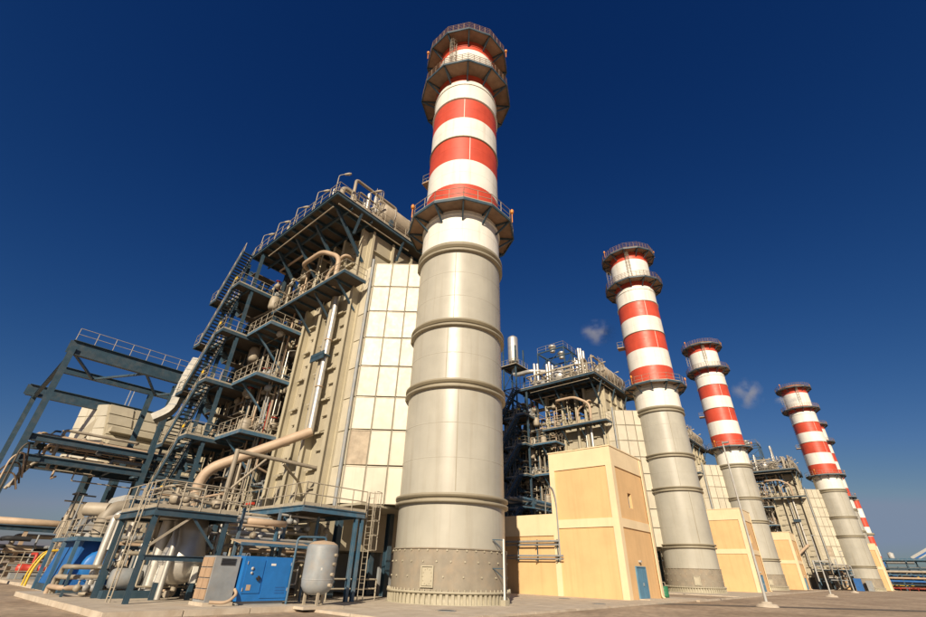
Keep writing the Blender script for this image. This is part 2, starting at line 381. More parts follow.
    # caged ladders with a rest platform half way
    for ang, z0, z1 in ((58, 27.5, 47.8), (196, 46.7, 54.2), (110, 46.7, 54.2)):
        e = Vector((math.cos(R(ang)), math.sin(R(ang)), 0)); s = Vector((-e.y, e.x, 0))
        part('caged_ladder', MB().ladder(Vector((*c, z0))+e*3.52, z1, s, e, 0.5, z0+2.3), 'rail', t)
    e = Vector((math.cos(R(101)), math.sin(R(101)), 0)); s = Vector((-e.y, e.x, 0)); p = Vector((*c, 35.6))
    rp = part('rest_platform', MB().beam(p+e*3.34, p+e*4.5, 1.3, 0.12), 'rust', t)
    part('railing', MB().rail([p+e*3.5+s*0.62, p+e*4.45+s*0.62, p+e*4.45-s*0.62, p+e*3.5-s*0.62], 1.1, 0.7), 'rail', rp)
    for z in (7.5, 9.6, 14.4, 19.0, 21.1, 25.4, 32.0, 35.2, 38.1, 41.0, 48.6, 50.2):
        part('weld_seam', MB().lathe([(3.33, z-0.03), (3.342, z-0.015), (3.342, z+0.015), (3.33, z+0.03)], (*c, 0), 64, cap=False), 'stack' if z < 23 else ('red' if (z in (35.2, 41.0)) else 'white'), t)
    # riveted vertical seams
    for a, z0, z1 in ((-R(6), 17.0, 23.0), (R(9), 33.6, 36.7), (-R(2), 36.8, 42.4), (R(3), 5.6, 11.8), (-R(12), 12.5, 16.4)):
        b_ = math.atan2(-CY, -CX)+a; e = Vector((math.cos(b_), math.sin(b_), 0)); p = Vector((*c, 0))
        part('seam', MB().beam(p+e*3.33+Vector((0, 0, z0)), p+e*3.33+Vector((0, 0, z1)), 0.05, 0.03, e), 'collar' if z1 < 24 else 'white', t)
    return t

# ------------------------------------------------------------------ heat recovery boiler with roof deck, duct and platforms
def clutter_pipe(parent, box, r, mat, name='pipe', n=8):
    (x0, x1), (y0, y1), (z0, z1) = box; P = lambda: Vector((rnd.uniform(x0, x1), rnd.uniform(y0, y1), rnd.uniform(z0, z1)))
    a, b_ = P(), P(); order = rnd.choice(('xyz', 'yzx', 'zyx', 'zxy', 'yxz')); pts = [a.copy()]; cur = a.copy()
    for k in order: setattr(cur, k, getattr(b_, k)); pts.append(cur.copy())
    pts = [p for i, p in enumerate(pts) if i == 0 or (p-pts[i-1]).length > 4*r]
    if len(pts) < 2: return
    return part(name, MB().pipe(pts, r, n), mat, parent)
def valve(parent, p, r, mat='grey', hand='redp'):
    p = V(p); mb = MB(); mb.lathe([(0, -r*1.4), (r, -r*1.3), (r*1.25, -r*0.6), (r*1.25, r*0.6), (r, r*1.3), (0, r*1.4)], p, 10, 'y')
    mb.tube(p, p+Vector((0, 0, r*2.8)), r*0.35, 6)
    v = part('valve', mb, mat, parent)
    part('handwheel', MB().lathe([(r*0.9, r*2.7), (r*1.15, r*2.8), (r*0.9, r*2.95), (r*0.8, r*2.8), (r*0.9, r*2.7)], p, 12), hand, v)
U0, U1, V0, V1, ZB, ZT = 18.0, 27.6, 27.0, 46.0, 2.6, 28.6
def boiler():
    t = thing('heat_recovery_boiler', 'x', 'boiler', (U0, V0, 0), 'boilers behind the chimneys')
    cas = part('casing', MB().box(U0, U1, V0, 29.6, ZB, ZT-0.35).box(U0, U1, 29.602, 34.2, ZB, 23.4).box(U0+1.4, U1, 34.202, V1, ZB, 23.4), 'casing', t)
    # columns of the long face and panels between them
    vs = [V0+0.25, 29.9, 31.5, 34.0, 37.0, 40.0, 43.0, V1-0.25]
    colm = MB().ibeam((0, 0, 0), (0, 0, ZT-0.45-0.0), 0.36, 0.80, 0.05, (1, 0, 0)).mesh('column', mt['beam'])
    for v in vs: piece('column', colm, t, (U0-0.41, v, 0.1))
    pw = 3.2-0.42; rows = 10; ph = (ZT-0.6-ZB)/rows
    pm = {}
    for j, (va, vb) in enumerate(zip(vs[:-1], vs[1:])):
        wdt = vb-va-0.42; k = round(wdt, 2)
        if k not in pm:
            b_ = MB(); b_.box(-0.06, -0.004, 0, k, 0.04, ph-0.04); b_.box(-0.24, -0.062, 0.0, k, ph-0.20, ph-0.13); b_.box(-0.42, -0.242, k*0.55, k, ph-0.20, ph-0.13); b_.box(-0.42, -0.39, k*0.55, k, ph-0.28, ph-0.205)
            b_.box(-0.26, -0.062, k*0.28, k*0.72, ph*0.42, ph*0.42+0.06)
            pm[k] = b_.mesh('wall_panel', mt['casing'])
        for i in range(rows if j == 0 else 8): piece('wall_panel', pm[k], cas, (U0 if va < 33.9 else U0+1.4, va+0.21, ZB+i*ph))
    # face towards the chimney, above and beside the duct
    for i in range(4):
        x0 = U0+0.1+i*2.35
        b_ = MB().box(x0+0.15, x0+2.2, V0-0.06, V0-0.004, 24.3, ZT-0.5); b_.box(x0+0.1, x0+2.3, V0-0.28, V0-0.062, 26.2, 26.3); b_.box(x0+0.1, x0+2.3, V0-0.28, V0-0.062, 24.5, 24.6)
        part('wall_panel', b_, 'casing', cas)
        part('column', MB().ibeam((x0, V0-0.2, 24.0), (x0, V0-0.2, ZT-0.45), 0.24, 0.38, 0.04, (0, 1, 0)), 'beam', t)
    # outlet duct to the chimney: two bent sides of separate panels
    za, zb = 5.1, 24.0
    duct = part('outlet_duct', MB().prism([(U0+0.06, V0), (U0+0.06, 25.5), (20.9, 22.35), (24.7, 22.35), (U1-0.06, 25.5), (U1-0.06, V0)][::1], za+0.05, zb-0.05), 'beam', t)
    A = [Vector((U0, 25.5, 0)), Vector((20.75, 22.25, 0))]; d = A[1]-A[0]; Ln = d.length; ang = math.atan2(d.y, d.x); nc, nr = 3, 8; pwid = Ln/nc; phh = (zb-za)/nr
    pl = MB().box(0.05, pwid-0.05, -0.03, 0.03, 0.05, phh-0.05)
    pl.box(0.05, pwid-0.05, -0.06, -0.031, phh-0.10, phh-0.06); pl.box(0.05, 0.09, -0.055, -0.031, 0.05, phh-0.11)
    plm = pl.mesh('duct_panel', mt['panel']); pld = pl.mesh('duct_panel', mt['dirty'])
    for i in range(nc):
        for j in range(nr):
            piece('duct_panel', pld if (i == 0 and j == 1) else plm, duct, A[0]+d*(i/nc)+Vector((0, 0, za+j*phh)), (0, 0, ang))
    for i in range(nc+1):
        p = A[0]+d*(i/nc)-Vector((0.02, 0.02, 0)); part('panel_joint', MB().tube(p+Vector((0, 0, za)), p+Vector((0, 0, zb)), 0.035, 6), 'collar', duct)
    for j in range(nr):
        b_ = MB().box(U0-0.0, U0+0.058, 25.55, V0-0.05, za+j*phh+0.05, za+(j+1)*phh-0.05); part('duct_panel', b_, 'panel', duct)
    part('downpipe', MB().pipe([(U0-0.15, 25.75, 24.4), (U0-0.15, 25.75, 4.4)], 0.13, 8), 'grey', t)
    # hopper and shaded undercroft with legs; plinth added to block light from behind
    part('plinth', MB().box(U0+5.5, U1-0.4, 27.4, V1-0.5, 0.1, 2.58), 'grey', t)
    part('soffit', MB().box(U0+0.1, U1-0.1, 23.4, V0-0.02, za-0.16, za-0.02), 'casing', t)
    for x in (U0+0.3, 22.5, U1-0.3):
        for y in (25.6, V0+0.3): part('leg', MB().ibeam((x, y, 0.1), (x, y, 4.93 if y < V0 else 2.6), 0.35, 0.4, 0.05), 'steel', t)
    part('guard_rail', MB().rail([(16.3, 23.0, 0.1), (19.6, 23.0, 0.1)], 1.0, 1.6, 0.05, toe=False), 'rail', t)
    # ---- roof deck
    X0, X1, Y0, Y1, ZD = 13.3, 28.8, 25.9, 40.3, 29.0
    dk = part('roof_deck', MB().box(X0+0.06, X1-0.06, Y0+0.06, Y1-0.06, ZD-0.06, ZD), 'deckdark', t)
    mb = MB()
    for p, q in (((X0, Y0), (X1, Y0)), ((X0, Y0), (X0, Y1)), ((X0, Y1), (X1, Y1)), ((X1, Y0), (X1, Y1))):
        mb.ibeam((*p, ZD-0.16), (*q, ZD-0.16), 0.16, 0.36, 0.03)
    part('edge_beam', mb, 'steel', dk)
    for i in range(1, 10):
        y = Y0+i*(Y1-Y0)/10; part('joist', MB().ibeam((X0+0.1, y, ZD-0.24), (X1-0.1, y, ZD-0.24), 0.14, 0.32, 0.03), 'steel', dk)
    for x in (15.0, 17.2): part('joist', MB().ibeam((x, Y0+0.1, ZD-0.56), (x, Y1-0.1, ZD-0.56), 0.16, 0.3, 0.03), 'steel', dk)
    part('railing', MB().rail([(X1, Y0, ZD), (X0, Y0, ZD), (X0, Y1, ZD)], 1.15, 1.3, 0.03), 'rail', dk)
    for v in (27.2, 30.4, 33.6, 36.8):
        part('brace', MB().ibeam((14.3, v, 28.45), (U0-0.35, v, 24.7), 0.2, 0.26, 0.03), 'steel', dk)
    for u in (16.0, 21.0, 26.0): part('brace', MB().ibeam((u, Y0+0.1, 28.5), (u, V0-0.3, 26.6), 0.16, 0.2, 0.03), 'steel', dk)
    # conduits hung below the deck
    part('pipe', MB().pipe([(13.75, 27.0, 28.25), (13.9, 38.0, 28.25)], 0.06, 6), 'pipe', t)
    part('pipe', MB().pipe([(13.8, 26.3, 28.2), (22.0, 26.3, 28.2)], 0.06, 6), 'pipe', t)
    # ---- drums, vents and loops on the roof
    def drum(y, z, x0, x1, r, mat='alu'):
        b_ = MB().lathe([(0, x0-r*0.45), (r*0.5, x0-r*0.40), (r*0.85, x0-r*0.2), (r, x0), (r, x1), (r*0.85, x1+r*0.2), (0, x1+r*0.45)], (0, y, z), 24, 'x')
        o = part('steam_drum', b_, mat, t)
        for x in (x0+0.8, x1-0.8): part('saddle', MB().box(x-0.2, x+0.2, y-r*0.8, y+r*0.8, ZD, z-r*0.55), 'steel', o)
        part('manway', MB().lathe([(0, x0-r*0.62), (0.3, x0-r*0.6), (0.3, x0-r*0.3)], (0, y, z), 12, 'x'), 'lgrey', o)
        for k in range(4):
            b2 = MB(); xx = x0+(x1-x0)*(k+0.5)/4; b2.lathe([(r+0.001, xx-0.04), (r+0.025, xx-0.035), (r+0.025, xx+0.035), (r+0.001, xx+0.04)], (0, y, z), 24, 'x', cap=False)
            part('band', b2, 'lgrey', o)
        return o
    drum(27.3, 31.2, 18.8, 26.6, 1.2, 'pipe'); drum(33.5, 30.9, 15.6, 26.0, 1.15); drum(38.0, 30.3, 16.4, 25.0, 0.8)
    part('equipment_skirt', MB().box(15.6, 27.4, 26.5, 26.62, 29.02, 30.0), 'pipe', t)
    for pts, r in (([(15.4, 27.0, 29.1), (15.4, 27.0, 32.9), (20.4, 27.0, 32.9), (20.4, 27.0, 32.0)], 0.15), ([(15.0, 28.4, 29.1), (15.0, 28.4, 32.5), (16.4, 28.4, 32.5), (16.4, 28.4, 30.4)], 0.26),
                   ([(16.2, 27.4, 31), (16.2, 27.4, 32.2), (21.5, 27.6, 32.2), (21.5, 27.6, 31.4)], 0.10), ([(22.6, 26.9, 29.2), (22.6, 26.9, 31.9), (24.2, 26.9, 31.9), (24.2, 26.9, 31.0)], 0.22),
                   ([(18.2, 27.3, 31.2), (18.2, 26.9, 32.4), (19.3, 26.9, 32.4), (19.3, 27.3, 30.5)], 0.14), ([(20.6, 27.2, 30), (19.2, 26.8, 30.6), (18.4, 26.8, 29.4)], 0.16)):
        part('pipe', MB().pipe(pts, r, 10), 'pipe', t)
    part('caged_ladder', MB().ladder((17.9, 26.75, 29.0), 33.4, (1, 0, 0), (0, -1, 0), 0.5, 30.6), 'rail', t)
    for x, y, h in ((15.6, 35.4, 4.4), (16.5, 35.4, 5.2), (17.6, 35.4, 4.9), (18.5, 31.0, 5.0), (19.6, 31.0, 7.8), (20.5, 31.0, 8.1), (21.6, 31.0, 8.0), (17.2, 38.9, 6.0), (18.4, 38.9, 6.4), (19.0, 27.2, 3.4), (24.5, 29.5, 5.5)):
        part('vent_pipe', MB().tube((x, y, ZD), (x, y, ZD+h), 0.24, 12), 'alu', t)
    for x, y, h in ((17.0, 31.4, 2.6), (16.8, 36.6, 2.2), (22.5, 36, 2.8)):
        part('relief_vessel', MB().lathe([(0, 0.3), (0.5, 0.35), (0.75, 0.8), (0.75, h-0.5), (0.5, h-0.1), (0.2, h), (0.2, h+0.4), (0, h+0.4)], (x, y, ZD), 16), 'pipe', t)
    for k in range(54):
        clutter_pipe(t, ((14.4, 26), (26.8, 39.8), (29.2, 33.4)), rnd.choice((0.05, 0.07, 0.1, 0.14)), rnd.choice(('pipe', 'alu', 'rail')))
    # service frame at the back of the roof
    b_ = MB()
    for x in (20, 23.3, 26.6):
        for y in (34, 39.6): b_.beam((x, y, ZD), (x, y, 38.4), 0.2, 0.2)
    for z in (34.0, 38.3):
        for y in (34, 39.6): b_.beam((20, y, z), (26.6, y, z), 0.18, 0.22)
        for x in (20, 23.3, 26.6): b_.beam((x, 34, z), (x, 39.6, z), 0.18, 0.22)
    for x in (20, 26.6): b_.beam((x, 34, 34), (x, 39.6, 38.3), 0.1, 0.1); b_.beam((x, 39.6, 34), (x, 34, 38.3), 0.1, 0.1)
    for y in (34, 39.6): b_.beam((20, y, 34), (23.3, y, 38.3), 0.1, 0.1); b_.beam((26.6, y, 34), (23.3, y, 38.3), 0.1, 0.1)
    fr = part('service_frame', b_, 'steel', t)
    for x in (21.2, 24.8): part('vent_cap', MB().lathe([(0.5, 0), (0.55, 0.9), (0.75, 0.95), (0.7, 1.3), (0, 1.6)], (x, 37.0, 38.4), 14), 'alu', fr)
    part('railing', MB().rail([(26.6, 34, 38.4), (20, 34, 38.4), (20, 39.6, 38.4)], 1.1, 1.6, 0.03, toe=False), 'rail', fr)
    for v in (30.4, 33.6, 36.8, 40.0):
        for u in (22.5, U1-0.3): part('column', MB().ibeam((u, v, 23.3), (u, v, ZT-0.1), 0.3, 0.3, 0.04), 'steel', t)
    for k in range(7): part('crossover_pipe', MB().pipe([(18.6+0.2*k, 30.6+k*1.5, 23.3), (18.6+0.2*k, 30.6+k*1.5, 25.3+0.3*(k % 3)), (25.5, 30.6+k*1.5, 25.3+0.3*(k % 3)), (25.5, 30.6+k*1.5, 23.3)], (0.16, 0.24, 0.12)[k % 3], 10), ('brown', 'pipe', 'pipe')[k % 3], t)
    for k in range(22): clutter_pipe(t, ((15.6, 21), (30.5, 40.0), (22.6, 28.0)), rnd.choice((0.05, 0.08, 0.11)), rnd.choice(('pipe', 'brown', 'beam')))
    # ---- side platforms on the long face
    def plat(x0, x1, y0, y1, z, braces=(), railsides='all', bl='bsteel'):
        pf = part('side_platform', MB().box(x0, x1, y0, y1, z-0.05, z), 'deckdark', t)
        mb = MB()
        mb.beam((x0, y0, z-0.1), (x0, y1, z-0.1), 0.08, 0.26); mb.beam((x0, y0, z-0.1), (x1, y0, z-0.1), 0.08, 0.26); mb.beam((x0, y1, z-0.1), (x1, y1, z-0.1), 0.08, 0.26)
        yy = y0+1.4
        while yy < y1-0.5: mb.beam((x0+0.06, yy, z-0.16), (x1, yy, z-0.16), 0.08, 0.2); yy += 1.4
        part('edge_beam', mb, bl, pf)
        part('railing', MB().rail([(x1, y0, z), (x0, y0, z), (x0, y1, z), (x1, y1, z)][:4 if railsides == 'all' else 3], 1.1, 1.1, 0.028), 'rail', pf)
        for v in braces: part('brace', MB().beam((x0+0.3, v, z-0.25), (U0-0.3, v, z-0.25-(U0-x0)*0.75), 0.14, 0.14), bl, pf)
        return pf
    plat(15.35, U0-0.5, 25.9, 37.0, 22.0, (27.2, 30.4, 33.6, 36.7), bl='steel')
    for z in (19.65, 14.95, 10.35): plat(14.3, U0-0.55, 34.1, 38.3, z, (36.8,))
    # ---- risers and clutter between wall and platforms
    part('steam_pipe', MB().pipe([(16.85, 28.75, 21.6), (16.85, 28.75, 9.9), (12.05, 32.6, 6.75), (12.05, 32.6, 4.0)], 0.26, 14, 0.9, 7), 'alu', t) if False else part('steam_pipe', MB().pipe([(17.2, 29.3, 21.6), (17.2, 29.3, 9.95)], 0.24, 14), 'alu', t)
    part('steam_pipe', MB().pipe([(17.3, 29.2, 10.1), (12.05, 32.6, 6.85), (12.05, 32.6, 0.1)], 0.34, 14, 1.0, 8), 'brown', t)
    for z in (17.5, 13.5): part('pipe_band', MB().lathe([(0.26, -0.05), (0.30, -0.04), (0.30, 0.04), (0.26, 0.05)], (17.2, 29.3, z), 14), 'brown', t)
    part('steam_pipe', MB().pipe([(17.45, 30.35, 22.0), (17.45, 30.35, 5.0)], 0.13, 10), 'alu', t)
    part('riser', MB().pipe([(16.3, 28.7, 21.9), (16.3, 28.7, 25.2), (15.8, 31.0, 26.6), (15.8, 34.5, 26.6), (17.8, 34.5, 26.6)], 0.22, 10, 0.8), 'brown', t)
    part('riser', MB().pipe([(16.9, 31.2, 22.0), (16.9, 31.2, 24.6), (16.9, 29.0, 26.0), (17.9, 29.0, 26.0)], 0.16, 10, 0.6), 'brown', t)
    part('pipe_clamp', MB().box(16.75, U0-0.62, 28.9, 30.7, 16.0, 16.1).box(16.75, 16.85, 28.9, 30.7, 15.7, 16.35), 'steel', t)
    for k in range(9):
        x, y = rnd.uniform(16.6, 18.6), rnd.uniform(34.6, 43.5); z0 = rnd.uniform(4, 14); z1 = rnd.uniform(z0+3, 27)
        part('riser', MB().pipe([(17.9, y, z1+0.4), (x, y, z1), (x, y, z0), (17.9, y+rnd.uniform(-1, 1), z0-0.3)], rnd.choice((0.06, 0.09, 0.12, 0.17)), 8), rnd.choice(('pipe', 'pipe', 'alu', 'brown', 'beam')), t)
    for k in range(120):
        clutter_pipe(t, ((16.0, 19.2), (34.3, 43.0), (4.8, 22.5)), rnd.choice((0.035, 0.05, 0.07, 0.1)), rnd.choice(('pipe', 'pipe', 'rail', 'brown', 'alu', 'redp') if k % 8 == 0 else ('pipe', 'rail', 'beam', 'steel', 'grey', 'brown')))
    for k in range(22):
        valve(t, (rnd.uniform(14.6, 24), rnd.uniform(26.8, 39.6), 29.0+rnd.uniform(0.4, 2.4)), rnd.uniform(0.14, 0.26), rnd.choice(('grey', 'pipe', 'lgrey')), 'rail')
    for k in range(26):
        z = rnd.choice((9.7, 13.2, 16.7, 22.0, 18.9, 14.4, 10.2, 24.6)); valve(t, (rnd.uniform(15.2, 17.2), rnd.uniform(34.2, 41.0), z+rnd.uniform(0.5, 1.6)), rnd.uniform(0.12, 0.24), rnd.choice(('grey', 'pipe', 'lgrey')), rnd.choice(('redp', 'rail', 'grey')))
    for k in range(6):
        z = (9.7, 13.2, 16.7, 22.0, 24.6, 19.0)[k]; part('header', MB().lathe([(0, 34.4), (0.3, 34.5), (0.3, 42.5), (0, 42.6)], (18.3, 0, z+1.9), 12, 'y'), 'pipe', t)
    for z in (5.2, 10.4, 15.0, 19.7):
        for v in (34.6, 36.3, 40.2, 42.0): part('shade_box', MB().box(18.5, 19.2, v, v+1.2+0.3*rnd.random(), z, z+1.6+rnd.random()*1.2), rnd.choice(('deckdark', 'grey', 'steel', 'brown')), t)  # boxes added behind the platforms to imitate the shaded interior
        part('dark_filler', MB().box(17.9, 18.4, 34.4, 44.0, z+3.0, z+3.12), 'deckdark', t)  # dark strip added to deepen the interior shade
        part('walkway', MB().box(15.6, 17.6, 38.6, 42.5, z+2.35, z+2.42), 'deckdark', t)
    for k in range(5):
        z = (10.6, 14.2, 17.8, 19.6, 23.0)[k]; part('flash_vessel', MB().lathe([(0, 0), (0.4, 0.08), (0.5, 0.3), (0.5, 1.2), (0.4, 1.45), (0, 1.55)], (15.9, 37.2+(k % 3)*1.2, z), 14), 'pipe', t)
    # ---- inlet duct with stepped ribs behind the boiler
    dct = part('inlet_duct', MB().hexa([(U0+0.6, V1, 3.0), (U1-0.6, V1, 3.0), (25.5, 62, 3.0), (20, 62, 3.0)], [(U0+0.6, V1, 25.5), (U1-0.6, V1, 25.5), (25.5, 62, 8.2), (20, 62, 8.2)]), 'casing', t)
    for i in range(6):
        f = (i+0.5)/6; y = V1+16*f; zt = 25.5-17.3*f; xl = U0+0.6+1.4*f; xr = U1-0.6-1.5*f
        b_ = MB(); b_.beam((xl-0.12, y, 3.0), (xl-0.12, y, zt+0.2), 0.25, 0.25, (1, 0, 0)); b_.beam((xl-0.2, y, zt+0.12), (xr, y, zt+0.12), 0.25, 0.25); part('rib', b_, 'beam', dct)
    return t

def stair_tower():
    t = thing('stair_tower', 'x', 'staircase', (13.3, 39, 0), 'stair towers beside the boilers')
    lv = [29.0, 24.4, 19.5, 14.8, 10.2, 5.6]; Xo, Xi = 13.35, 14.85
    for k, (za, zb) in enumerate(zip(lv[:-1], lv[1:])):
        p, q = Vector((12.75, 40.25 if k == 0 else 39.9, za)), Vector((12.75, 43.5, zb+0.05))
        fl = part('stair_flight', MB().beam(p-Vector((0.5, 0, 0)), q-Vector((0.5, 0, 0)), 0.07, 0.40).beam(p+Vector((0.5, 0, 0)), q+Vector((0.5, 0, 0)), 0.07, 0.40), 'steel', t)
        n = 18; b_ = MB()
        for i in range(n):
            c = p+(q-p)*((i+0.5)/n); b_.box(c.x-0.46, c.x+0.46, c.y-0.13, c.y+0.13, c.z-0.02, c.z+0.025)
        part('treads', b_, 'steel', fl, kind='stuff')
        b_ = MB()
        for sx_ in (-0.5, 0.5):
            for h in (0.55, 1.05): b_.tube(p+Vector((sx_, 0, h)), q+Vector((sx_, 0, h)), 0.028, 5)
            for i in range(6): c = p+(q-p)*(i/5); b_.tube(c+Vector((sx_, 0, 0)), c+Vector((sx_, 0, 1.05)), 0.028, 5)
        part('handrail', b_, 'rail', fl)
        zm = (za+zb)/2
        for a_, c_ in ((Vector((14.1, 43.2, za-0.1)), Vector((14.1, 40.2, zm))), (Vector((15.3, 40.2, zm)), Vector((15.3, 43.2, zb+0.05)))):
            rf = part('return_flight', MB().beam(a_-Vector((0.42, 0, 0)), c_-Vector((0.42, 0, 0)), 0.06, 0.3).beam(a_+Vector((0.42, 0, 0)), c_+Vector((0.42, 0, 0)), 0.06, 0.3), 'steel', t)
            b_ = MB()
            for i in range(10): e_ = a_+(c_-a_)*((i+0.5)/10); b_.box(e_.x-0.39, e_.x+0.39, e_.y-0.14, e_.y+0.14, e_.z-0.02, e_.z+0.025)
            part('treads', b_, 'steel', rf, kind='stuff')
        part('half_landing', MB().box(13.6, 15.8, 39.3, 40.2, zm-0.1, zm-0.02), 'deckdark', t)
        # landing
        z = zb
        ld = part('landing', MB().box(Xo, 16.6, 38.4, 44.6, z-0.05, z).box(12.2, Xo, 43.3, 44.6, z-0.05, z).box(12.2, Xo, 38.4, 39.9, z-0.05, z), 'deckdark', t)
        b_ = MB(); 
        for a, c in (((Xo, 38.4), (Xo, 44.6)), ((12.2, 38.4), (16.6, 38.4)), ((12.2, 44.6), (16.6, 44.6)), ((12.2, 43.3), (12.2, 44.6)), ((12.2, 38.4), (12.2, 39.9)), ((16.6, 38.4), (16.6, 44.6)), ((Xo, 41.5), (16.6, 41.5))):
            b_.beam((*a, z-0.14), (*c, z-0.14), 0.1, 0.28)
        part('edge_beam', b_, 'steel', ld)
        part('railing', MB().rail([(13.3, 40, z), (13.3, 43.2, z)], 1.1, 1.1).rail([(16.6, 38.4, z), (12.2, 38.4, z), (12.2, 39.8, z)], 1.1, 1.1).rail([(12.2, 43.5, z), (12.2, 44.6, z), (16.6, 44.6, z)], 1.1, 1.1), 'rail', ld)
    for x, y in ((13.6, 38.6), (16.4, 38.6), (13.6, 44.3), (16.4, 44.3), (13.6, 41.5)):
        part('column', MB().ibeam((x, y, 0.1), (x, y, 28.6), 0.26, 0.26, 0.03), 'steel', t)
    for k in range(40): clutter_pipe(t, ((15.9, 17.6), (38.6, 44.8), (4.0, 27.8)), rnd.choice((0.05, 0.08, 0.12)), rnd.choice(('steel', 'steel', 'pipe', 'brown', 'deckdark', 'rail')))
    for k in range(5): part('dark_filler', MB().box(16.7, 17.2, 38.5+k*1.25, 39.0+k*1.25, 3.0, 27.5), ('deckdark', 'grey', 'steel')[k % 3], t)  # upright dark strips added to darken the space behind the flights
    for k in range(5):
        za, zb = lv[k+1]+0.1, lv[k]-0.4
        part('brace', MB().beam((16.4, 38.8, za), (16.4, 44.1, zb), 0.1, 0.1), 'steel', t)
        part('warning_plate', MB().box(12.16, 12.19, 39.2+0.1*k, 39.6+0.1*k, lv[k+1]+0.7, lv[k+1]+0.95), 'yellow', t)
    return t

# ------------------------------------------------------------------ tan equipment building
def block():
    x0, x1, y0, y1, H = 37.67, 45.0, 15.48, 21.5, 11.3
    t = thing('equipment_building', 'x', 'building', (x0, y0, 0), 'tan equipment buildings between the chimneys')
    part('wall', MB().box(x0+0.1, x1-0.004, y0+0.45, y1, 0.05, H-0.25), 'tan', t)
    side = part('side_wall', MB().box(x0+0.1, x1-0.004, y0+0.1, y0+0.448, 0.05, 5.3), 'tan', t)
    part('render_panel', MB().box(x0+0.1, 40.5, y0+0.1, y0+0.448, 5.302, H-0.25).box(41.3, x1-0.004, y0+0.1, y0+0.448, 5.302, H-0.25).box(40.502, 41.298, y0+0.1, y0+0.448, 5.302, 6.65).box(40.502, 41.298, y0+0.1, y0+0.448, 7.85, H-0.25), 'tan', side)
    pz = 9.75
    fr = part('top_band', MB().box(x0+0.0, x1, y0+0.0, y1, pz, H), 'cream', t)
    part('middle_band', MB().box(x0+0.004, x1, y0+0.004, y1-0.004, 5.03, 5.68), 'cream', t)
    def pil(xa, xb, ya, yb, za, zb): part('pilaster', MB().box(xa, xb, ya, yb, za, zb), 'cream', fr)
    for za, zb in ((0.05, 5.03), (5.68, pz)):
        pil(x0+0.002, x0+0.62, y0+0.002, y0+0.55, za, zb); pil(x0+0.002, x0+0.3, y1-0.5, y1-0.002, za, zb); pil(x1-0.55, x1+0.002, y0+0.002, y0+0.3, za, zb)
    part('roof_coping', MB().box(x0-0.06, x1+0.06, y0-0.06, y1+0.06, H, H+0.1), 'cream', t)
    # low wing
    w = part('low_wing', MB().box(x0+0.12, x1, y1, 28.5, 0.05, 6.0), 'tan', t)
    part('wing_parapet', MB().box(x0+0.02, x1, y1+0.003, 28.6, 4.5, 6.2), 'cream', w)
    # double door
    d = part('door', MB().box(39.78, 41.62, y0+0.04, y0+0.098, 0.1, 2.25), 'door', t)
    for xa in (39.84, 40.72):
        part('door_leaf', MB().box(xa, xa+0.84, y0+0.0, y0+0.038, 0.14, 2.18), 'door', d)
    part('handle', MB().box(40.66, 40.70, y0-0.06, y0-0.002, 1.0, 1.2).box(40.74, 40.78, y0-0.06, y0-0.002, 1.0, 1.2), 'grey', d)
    part('downpipe', MB().pipe([(x1-0.75, y0-0.06, H-0.1), (x1-0.75, y0-0.06, 0.25), (x1-0.75, y0-0.3, 0.15)], 0.05, 8, 0.1), 'cream', t)
    part('wall_lamp', MB().box(40.58, 40.82, y0-0.12, y0+0.09, 2.62, 2.76), 'lgrey', t)
    part('door_frame', MB().box(39.70, 39.778, y0-0.01, y0+0.098, 0.1, 2.33).box(41.622, 41.70, y0-0.01, y0+0.098, 0.1, 2.33).box(39.78, 41.62, y0-0.01, y0+0.098, 2.252, 2.33), 'door', d)
    part('door_step', MB().box(39.4, 42.0, y0-0.8, y0-0.02, 0.1, 0.16), 'conc', t)
    # small deep window
    wn = part('window', MB().box(40.503, 41.297, y0+0.36, y0+0.40, 6.652, 7.848), 'glass', t)
    part('window_frame', MB().box(40.503, 40.56, y0+0.33, y0+0.358, 6.655, 7.845).box(41.24, 41.297, y0+0.33, y0+0.358, 6.655, 7.845).box(40.561, 41.239, y0+0.33, y0+0.358, 7.79, 7.845).box(40.561, 41.239, y0+0.33, y0+0.358, 6.655, 6.71).box(40.88, 40.92, y0+0.33, y0+0.358, 6.711, 7.789), 'grey', wn)
    # pipes along the wing
    for z, r in ((4.05, 0.09), (3.78, 0.06), (2.95, 0.08), (2.72, 0.05)):
        part('wall_pipe', MB().pipe([(x0-0.25, 28.4, z), (x0-0.25, 20.9 if z > 3.5 else 20.6, z)], r, 8), 'grey', t)
    for y in (21.2, 23.2, 25.2, 27.2):
        b_ = MB().box(x0-0.35, x0+0.0, y-0.04, y+0.04, 2.58, 2.64).box(x0-0.35, x0+0.0, y-0.04, y+0.04, 3.66, 3.70).box(x0-0.04, x0+0.0, y-0.05, y+0.05, 2.5, 4.2); part('pipe_bracket', b_, 'steel', t)
    part('conduit', MB().pipe([(x0+1.4, 23.0, 6.2), (x0+0.6, 22.4, 8.3), (x0-0.22, 21.2, 8.5), (x0-0.22, 20.9, 7.2), (x0-0.22, 20.9, 2.6)], 0.06, 8, 0.9, 6), 'grey', t)
    return t

